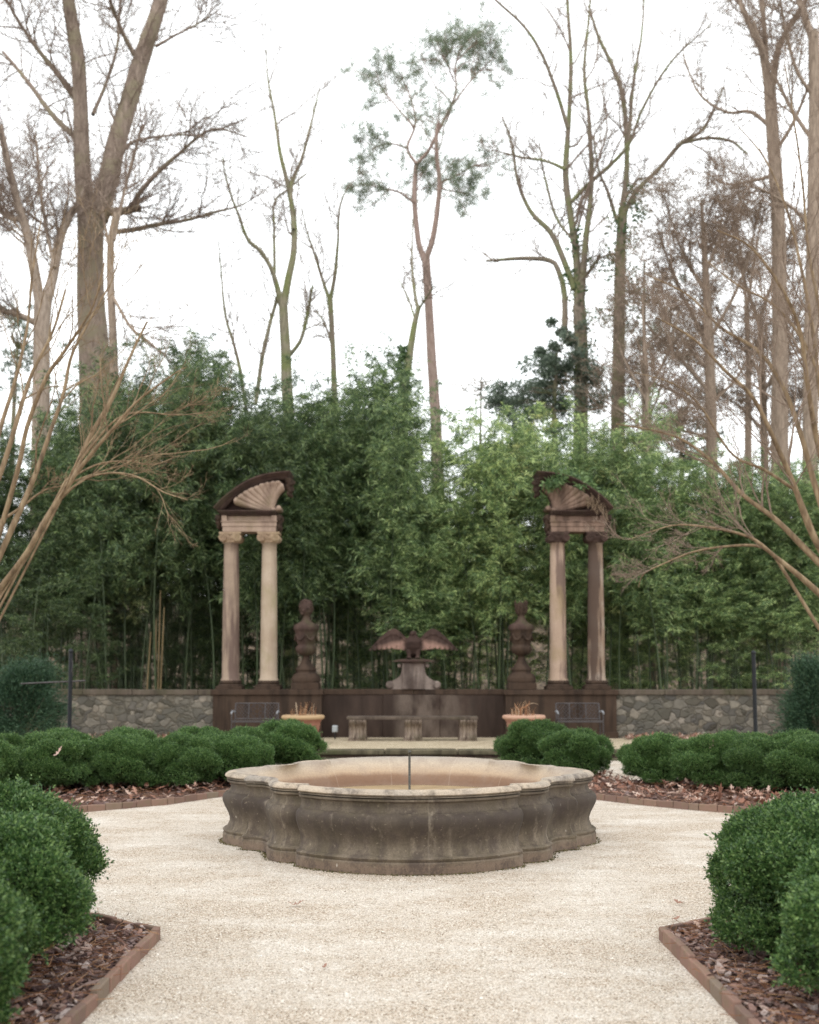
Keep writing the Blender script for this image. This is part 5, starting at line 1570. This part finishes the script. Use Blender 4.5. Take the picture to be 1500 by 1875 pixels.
# yews in front of the stone walls
def yew(name, label, x, y, rx, rz, n, mat=YEW):
    t = empty(name, (x, y, 0.0), label, 'shrub')
    mb = MB(); br = MB()
    m_ = 90
    a = rng.uniform(0, 6.28, m_); u = rng.random(m_)**0.6; zz = rng.uniform(0.1, 1, m_)
    cen = np.stack([rx*u*np.cos(a)*(1.1-0.55*zz), rx*u*np.sin(a)*(1.1-0.55*zz), zz*rz], -1)
    k = np.repeat(np.arange(m_), n)
    off = rng.normal(0, 0.13, (len(k), 3))
    out = cen[k]*[1, 1, 0.3]; out /= np.linalg.norm(out, axis=1, keepdims=True)+1e-6
    d = out + rng.normal(0, 0.5, (len(k), 3))
    mb.leaves(cen[k]+off, d, rng.uniform(0.05, 0.10, len(k)), 0.016)
    mb.build('foliage', mat, t)
    P = np.stack([np.zeros((m_, 3)), cen*0.5+[0, 0, 0.1], cen], 1)
    br.tubes(P, np.tile([0.02, 0.012, 0.004], (m_, 1)), 4)
    br.build('branches_or_core', BARK_D, t)
yew('yew_shrub', 'feathery dark yew in front of the wall at the left edge', (35-750)*22.0/F, 22.0, 1.0, 1.70, 520)
yew('yew_shrub', 'feathery dark yew in front of the wall at the right edge', (1500-750)*22.3/F, 22.3, 0.75, 1.72, 520)

# ------------------------------------------------------------------ bamboo
def bamboo_mesh(seed, low, H=10.0):
    global rng
    old = rng; rng = np.random.default_rng(seed)
    K = 30
    t = np.linspace(0, 1, K)
    az = rng.uniform(0, 6.28); bend = rng.uniform(0.5, 1.6)
    P = np.stack([bend*t**2.6*math.cos(az)+0.05*np.sin(t*7+seed), bend*t**2.6*math.sin(az)+0.05*np.cos(t*6), H*t - 0.35*t**4], -1)
    r_ = 0.030*(1-0.88*t)
    cu = MB()
    u = np.linspace(0, 1, 120)
    PP = np.stack([np.interp(u, t, P[:, k]) for k in range(3)], -1); rr = np.interp(u, t, r_)*(1+0.13*(np.arange(120) % 4 == 0))
    cu.tubes(PP, rr, 7)
    P1, R1 = grow(P[None], r_[None], 62, low, 0.99, (0.5, 1.0), 0, 7, 0.25, -0.25, 0.12, 0.004, lenabs=1.0*np.ones(62))
    P2, R2 = grow(P1, R1, 5, 0.2, 1.0, (0.3, 0.9), 0.5, 5, 0.6, -0.3, 0.12, 0.002)
    cu.tubes(P1, R1, 4)
    cu.tubes(P2, np.maximum(R2, 0.002), 3)
    mb = MB()
    src = np.concatenate([P2[:, 1:].reshape(-1, 3), P1[:, 3:].reshape(-1, 3)])
    tan = np.concatenate([(P2[:, 1:]-P2[:, :-1]).reshape(-1, 3), (P1[:, 3:]-P1[:, 2:-1]).reshape(-1, 3)])
    tan /= np.linalg.norm(tan, axis=1, keepdims=True)+1e-9
    k = np.repeat(np.arange(len(src)), 4)
    d = tan[k]*0.7 + rng.normal(0, 0.55, (len(k), 3)) + np.array([0, 0, -0.35])
    L = rng.uniform(0.12, 0.22, len(k))
    mb.leaves(src[k] + rng.normal(0, 0.03, (len(k), 3)), d, L, L*0.145, bend=0.15)
    rng = old
    a = cu.mesh('bamboo_culm', True); a.materials.append(CULM)
    b = mb.mesh('bamboo_foliage'); b.materials.append(BAMB)
    return a, b
BM = [bamboo_mesh(40+k, (0.36, 0.40, 0.30, 0.38, 0.08, 0.04, 0.42, 0.34)[k]) for k in range(8)]
prof_x = [-300, 0, 60, 130, 200, 260, 330, 400, 440, 500, 560, 620, 680, 740, 770, 810, 850, 900, 960, 1010, 1080, 1160, 1250, 1350, 1450, 1800]
prof_y = [760, 740, 760, 730, 700, 650, 640, 660, 720, 730, 720, 690, 655, 690, 850, 890, 850, 760, 745, 750, 760, 785, 835, 865, 855, 855]
def bamboo(x, Y, h_, k, tint_, label, group):
    t = empty('bamboo', (x, Y, -0.05), label, 'bamboo', group, rng.uniform(0, 6.28))
    s_ = h_/10.0
    t.scale = (0.75+0.25*s_, 0.75+0.25*s_, s_)
    for nm, me in zip(('culm', 'foliage'), BM[k]):
        o = bpy.data.objects.new(nm, me); COL.objects.link(o); o.parent = t
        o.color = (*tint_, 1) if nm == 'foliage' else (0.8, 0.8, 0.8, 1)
BL = 'tall green bamboo stem with drooping narrow leaves, grove behind the walls'
cnt = 0
for i in range(298):
    front = i < 175
    Yb = 26.4 + 5.5*rng.random() if front else 30 + 13*rng.random()
    hw = Yb*0.40
    x = rng.uniform(-hw, hw)
    px = 750 + x/Yb*F
    ytop = np.interp(px, prof_x, prof_y) + rng.normal(0, 16)
    hmax = 1.6 + (1233-ytop)*Yb/F
    if 725 < px < 865: hmax *= 0.9
    low_plant = rng.random() < (0.12 if front else 0.55)
    h_ = hmax*rng.uniform(0.40, 0.75) if low_plant else hmax*rng.uniform(0.84, 1.02)
    k = int(rng.choice([4, 5])) if (low_plant or (not front and rng.random() < 0.35)) else int(rng.choice([0, 1, 2, 3, 6, 7]))
    lt = np.interp(px, [0, 560, 700, 860, 1000, 1200, 1500], [0.78, 0.86, 1.2, 1.95, 2.0, 1.75, 1.55]) * rng.uniform(0.75, 1.3)  # paler growth to the right, plus brighter light put into the leaf colour
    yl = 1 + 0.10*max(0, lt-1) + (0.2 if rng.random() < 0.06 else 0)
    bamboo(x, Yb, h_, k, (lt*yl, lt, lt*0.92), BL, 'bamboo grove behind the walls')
# two dry yellow culms
dry = empty('dry_bamboo', ((288-750)*27.0/F, 27.0, 0), 'clump of bleached yellow bamboo culms left of the pillars', 'bamboo')
mb = MB()
for dx, tx, hh in ((-0.05, 0.02, 2.9), (0.015, 0.05, 3.6), (0.06, 0.1, 3.2), (-0.28, 0.12, 2.6)):
    mb.tubes(np.array([(dx, 0, 0), (dx+tx*.4, 0, hh*.5), (dx+tx, 0, hh)]), np.array([0.024, 0.022, 0.012]), 8)
mb.build('culms', DRYCULM, dry, smooth=True)

# ------------------------------------------------------------------ crape myrtles either side
def myrtle(name, label, Y, stems, cfg):
    base = np.array([stems[0][0][0][0], 0, 0])
    b0 = atY(stems[0][0][0][0], stems[0][0][0][1], Y)
    base = np.array([b0[0] + (-1.2 if b0[0] < 0 else 1.2), Y, 0.0])
    rt = empty(name, base, label, 'tree')
    mb = MB(); C_, R_ = [], []
    for pts, dy in stems:
        P, r_ = trace(pts, Y, dy, 30, 0.8); r_ = r_*0.72
        foot = base + np.array([rng.normal(0, .12), rng.normal(0, .12), 0])
        u = np.linspace(0, 1, 8)[:-1, None]
        mid = foot*(1-u) + P[0]*u
        full = np.vstack([mid, P]); fr_ = np.r_[np.linspace(r_[0]*1.25, r_[0], 7), r_]
        mb.tubes(full, fr_, 9)
        C_.append(P); R_.append(r_)
    mb.build('trunk', MYRTLE, rt, smooth=True, shift=base)
    A, B = np.stack(C_), np.stack(R_)
    tw = MB()
    P1, R1 = grow(A, B, cfg['n1'], 0.25, 1.0, (0.25, 0.8), cfg['l1'], 12, 0.5, cfg['up'], 0.12, 0.0045)
    P2, R2 = grow(P1, R1, cfg['n2'], 0.2, 1.0, (0.3, 0.8), 0.5, 8, 0.6, cfg['up']*0.6, 0.13, 0.0032)
    P3, R3 = grow(P2, R2, cfg['n3'], 0.2, 1.0, (0.3, 0.9), 0.5, 5, 0.6, 0.1, 0.13, 0.0024)
    tw.tubes(P1, R1, 5); tw.tubes(P2, R2, 4); tw.tubes(P3, R3, 3)
    tw.build('crown', TWIGR if cfg.get('red') else MYRTLE, rt, shift=base)
    return rt
myrtle('crape_myrtle', 'tan multi-stemmed crape myrtle leaning in from the left edge', 15.5, [
    ([(-10, 1095, 17), (40, 1030, 16), (85, 950, 15), (125, 885, 14), (165, 800, 12), (205, 730, 10), (235, 660, 7), (268, 590, 5)], 0.5),
    ([(-10, 1090, 15), (50, 1010, 13), (110, 910, 11), (160, 840, 10), (210, 780, 8), (250, 735, 6), (310, 690, 4), (340, 672, 2)], -1.0),
    ([(-10, 1040, 15), (25, 960, 15), (60, 880, 13), (85, 810, 11), (115, 720, 9), (130, 650, 8), (160, 590, 6), (200, 520, 4)], 1.0),
    ([(-12, 1010, 14), (10, 940, 13), (35, 850, 12), (50, 780, 11), (85, 690, 10), (120, 640, 8), (170, 560, 5), (190, 480, 3)], -1.0),
    ([(-12, 900, 14), (10, 840, 13), (40, 740, 11), (60, 680, 9), (95, 610, 7), (120, 530, 5)], 0.6),
    ([(-12, 830, 12), (5, 770, 11), (30, 690, 9), (50, 600, 7), (60, 500, 5), (75, 400, 3)], 1.2),
    ([(105, 920, 6), (150, 880, 6), (200, 866, 5), (250, 872, 5), (300, 900, 4), (345, 915, 2)], -0.8),
    ([(120, 880, 6), (180, 850, 5), (235, 845, 4), (280, 852, 3), (330, 835, 2)], 0.8),
    ([(-10, 960, 8), (30, 935, 7), (75, 900, 5), (110, 890, 4)], 0.5),
    ([(150, 840, 6), (210, 770, 5), (260, 755, 4), (320, 760, 3), (390, 755, 2)], -0.5)],
    dict(n1=7, n2=6, n3=6, l1=0.55, up=0.55))
myrtle('crape_myrtle', 'orange-brown multi-stemmed crape myrtle fanning in from the right edge', 16.0, [
    ([(1515, 1100, 17), (1470, 1060, 15), (1420, 1020, 11), (1375, 985, 8), (1310, 968, 6), (1240, 962, 4), (1190, 975, 2.5), (1150, 990, 1.5)], -0.8),
    ([(1515, 1045, 18), (1470, 1000, 16), (1420, 950, 13), (1360, 905, 11), (1310, 850, 9), (1260, 810, 7), (1210, 790, 5), (1130, 775, 3)], 0.8),
    ([(1515, 1030, 18), (1480, 960, 16), (1455, 890, 14), (1420, 810, 12), (1380, 730, 10), (1330, 680, 8), (1270, 620, 6), (1200, 580, 3)], -1.0),
    ([(1515, 960, 17), (1490, 880, 15), (1465, 790, 13), (1430, 700, 11), (1385, 640, 9), (1320, 600, 7), (1260, 540, 5), (1180, 500, 3)], 1.0),
    ([(1515, 880, 15), (1495, 800, 14), (1478, 700, 12), (1462, 600, 10), (1425, 520, 8), (1370, 450, 6), (1310, 420, 3)], -1.2),
    ([(1515, 800, 14), (1500, 700, 12), (1488, 600, 10), (1465, 480, 8), (1440, 380, 6), (1400, 290, 4), (1350, 230, 2)], 1.0),
    ([(1515, 650, 10), (1500, 560, 9), (1480, 450, 7), (1470, 330, 5), (1455, 220, 4), (1440, 120, 2)], -0.6),
    ([(1420, 1020, 9), (1390, 1000, 8), (1330, 1000, 6), (1270, 1010, 5), (1220, 1030, 4), (1180, 1050, 3), (1170, 1075, 2)], 0.6),
    ([(1460, 900, 9), (1400, 860, 8), (1340, 830, 6), (1280, 740, 5), (1230, 700, 4), (1160, 680, 2)], -0.6),
    ([(1515, 740, 10), (1480, 640, 8), (1420, 560, 6), (1350, 520, 4), (1290, 470, 2)], 0.5)],
    dict(n1=13, n2=9, n3=6, l1=0.42, up=0.6, red=True))

# ivy and dead vines on the right pediment
iv = empty('ivy_vine', ((1062-750)*S, 25.2, WT+4.3), 'green and dead tangled vine draped over the right pediment', 'vine')
mb = MB()
cen = np.array([atY(px, py, 24.82+rng.uniform(-0.1, 0.5)) for px, py in [(1012, 886), (1022, 880), (1035, 884), (1045, 892), (1055, 884), (1065, 890), (1072, 898), (1030, 872), (1045, 872), (1060, 876), (1075, 886), (1082, 900), (1006, 890)]])
base = np.array(iv.location)
leafcloud(mb, cen-base, 0.17, 95, 0.14, 0.045)
mb.build('leaves', IVY, iv)
for o in iv.children: o.color = (1.5, 1.4, 1.5, 1)
vb = MB()
for k in range(44):
    u_ = rng.uniform(0, 1); q_ = rng.uniform(-0.15, 0.25)
    p0 = atY(1068+44*u_, 904+30*u_+rng.normal(0, 5), 24.82)
    p1 = atY(1068+44*min(1, u_+q_), 904+30*min(1, u_+q_)+rng.uniform(0, 22), 24.8)
    m_ = (p0+p1)/2 + np.array([0, -0.05, rng.normal(0, .12)])
    vb.tubes(crom([p0-base, m_-base, p1-base], 8), np.full(8, rng.uniform(0.004, 0.008)), 4)
vb.build('dead_stems', bark_mat('dead_vine', '#5d4a3b', '#93806a', None, 3), iv)
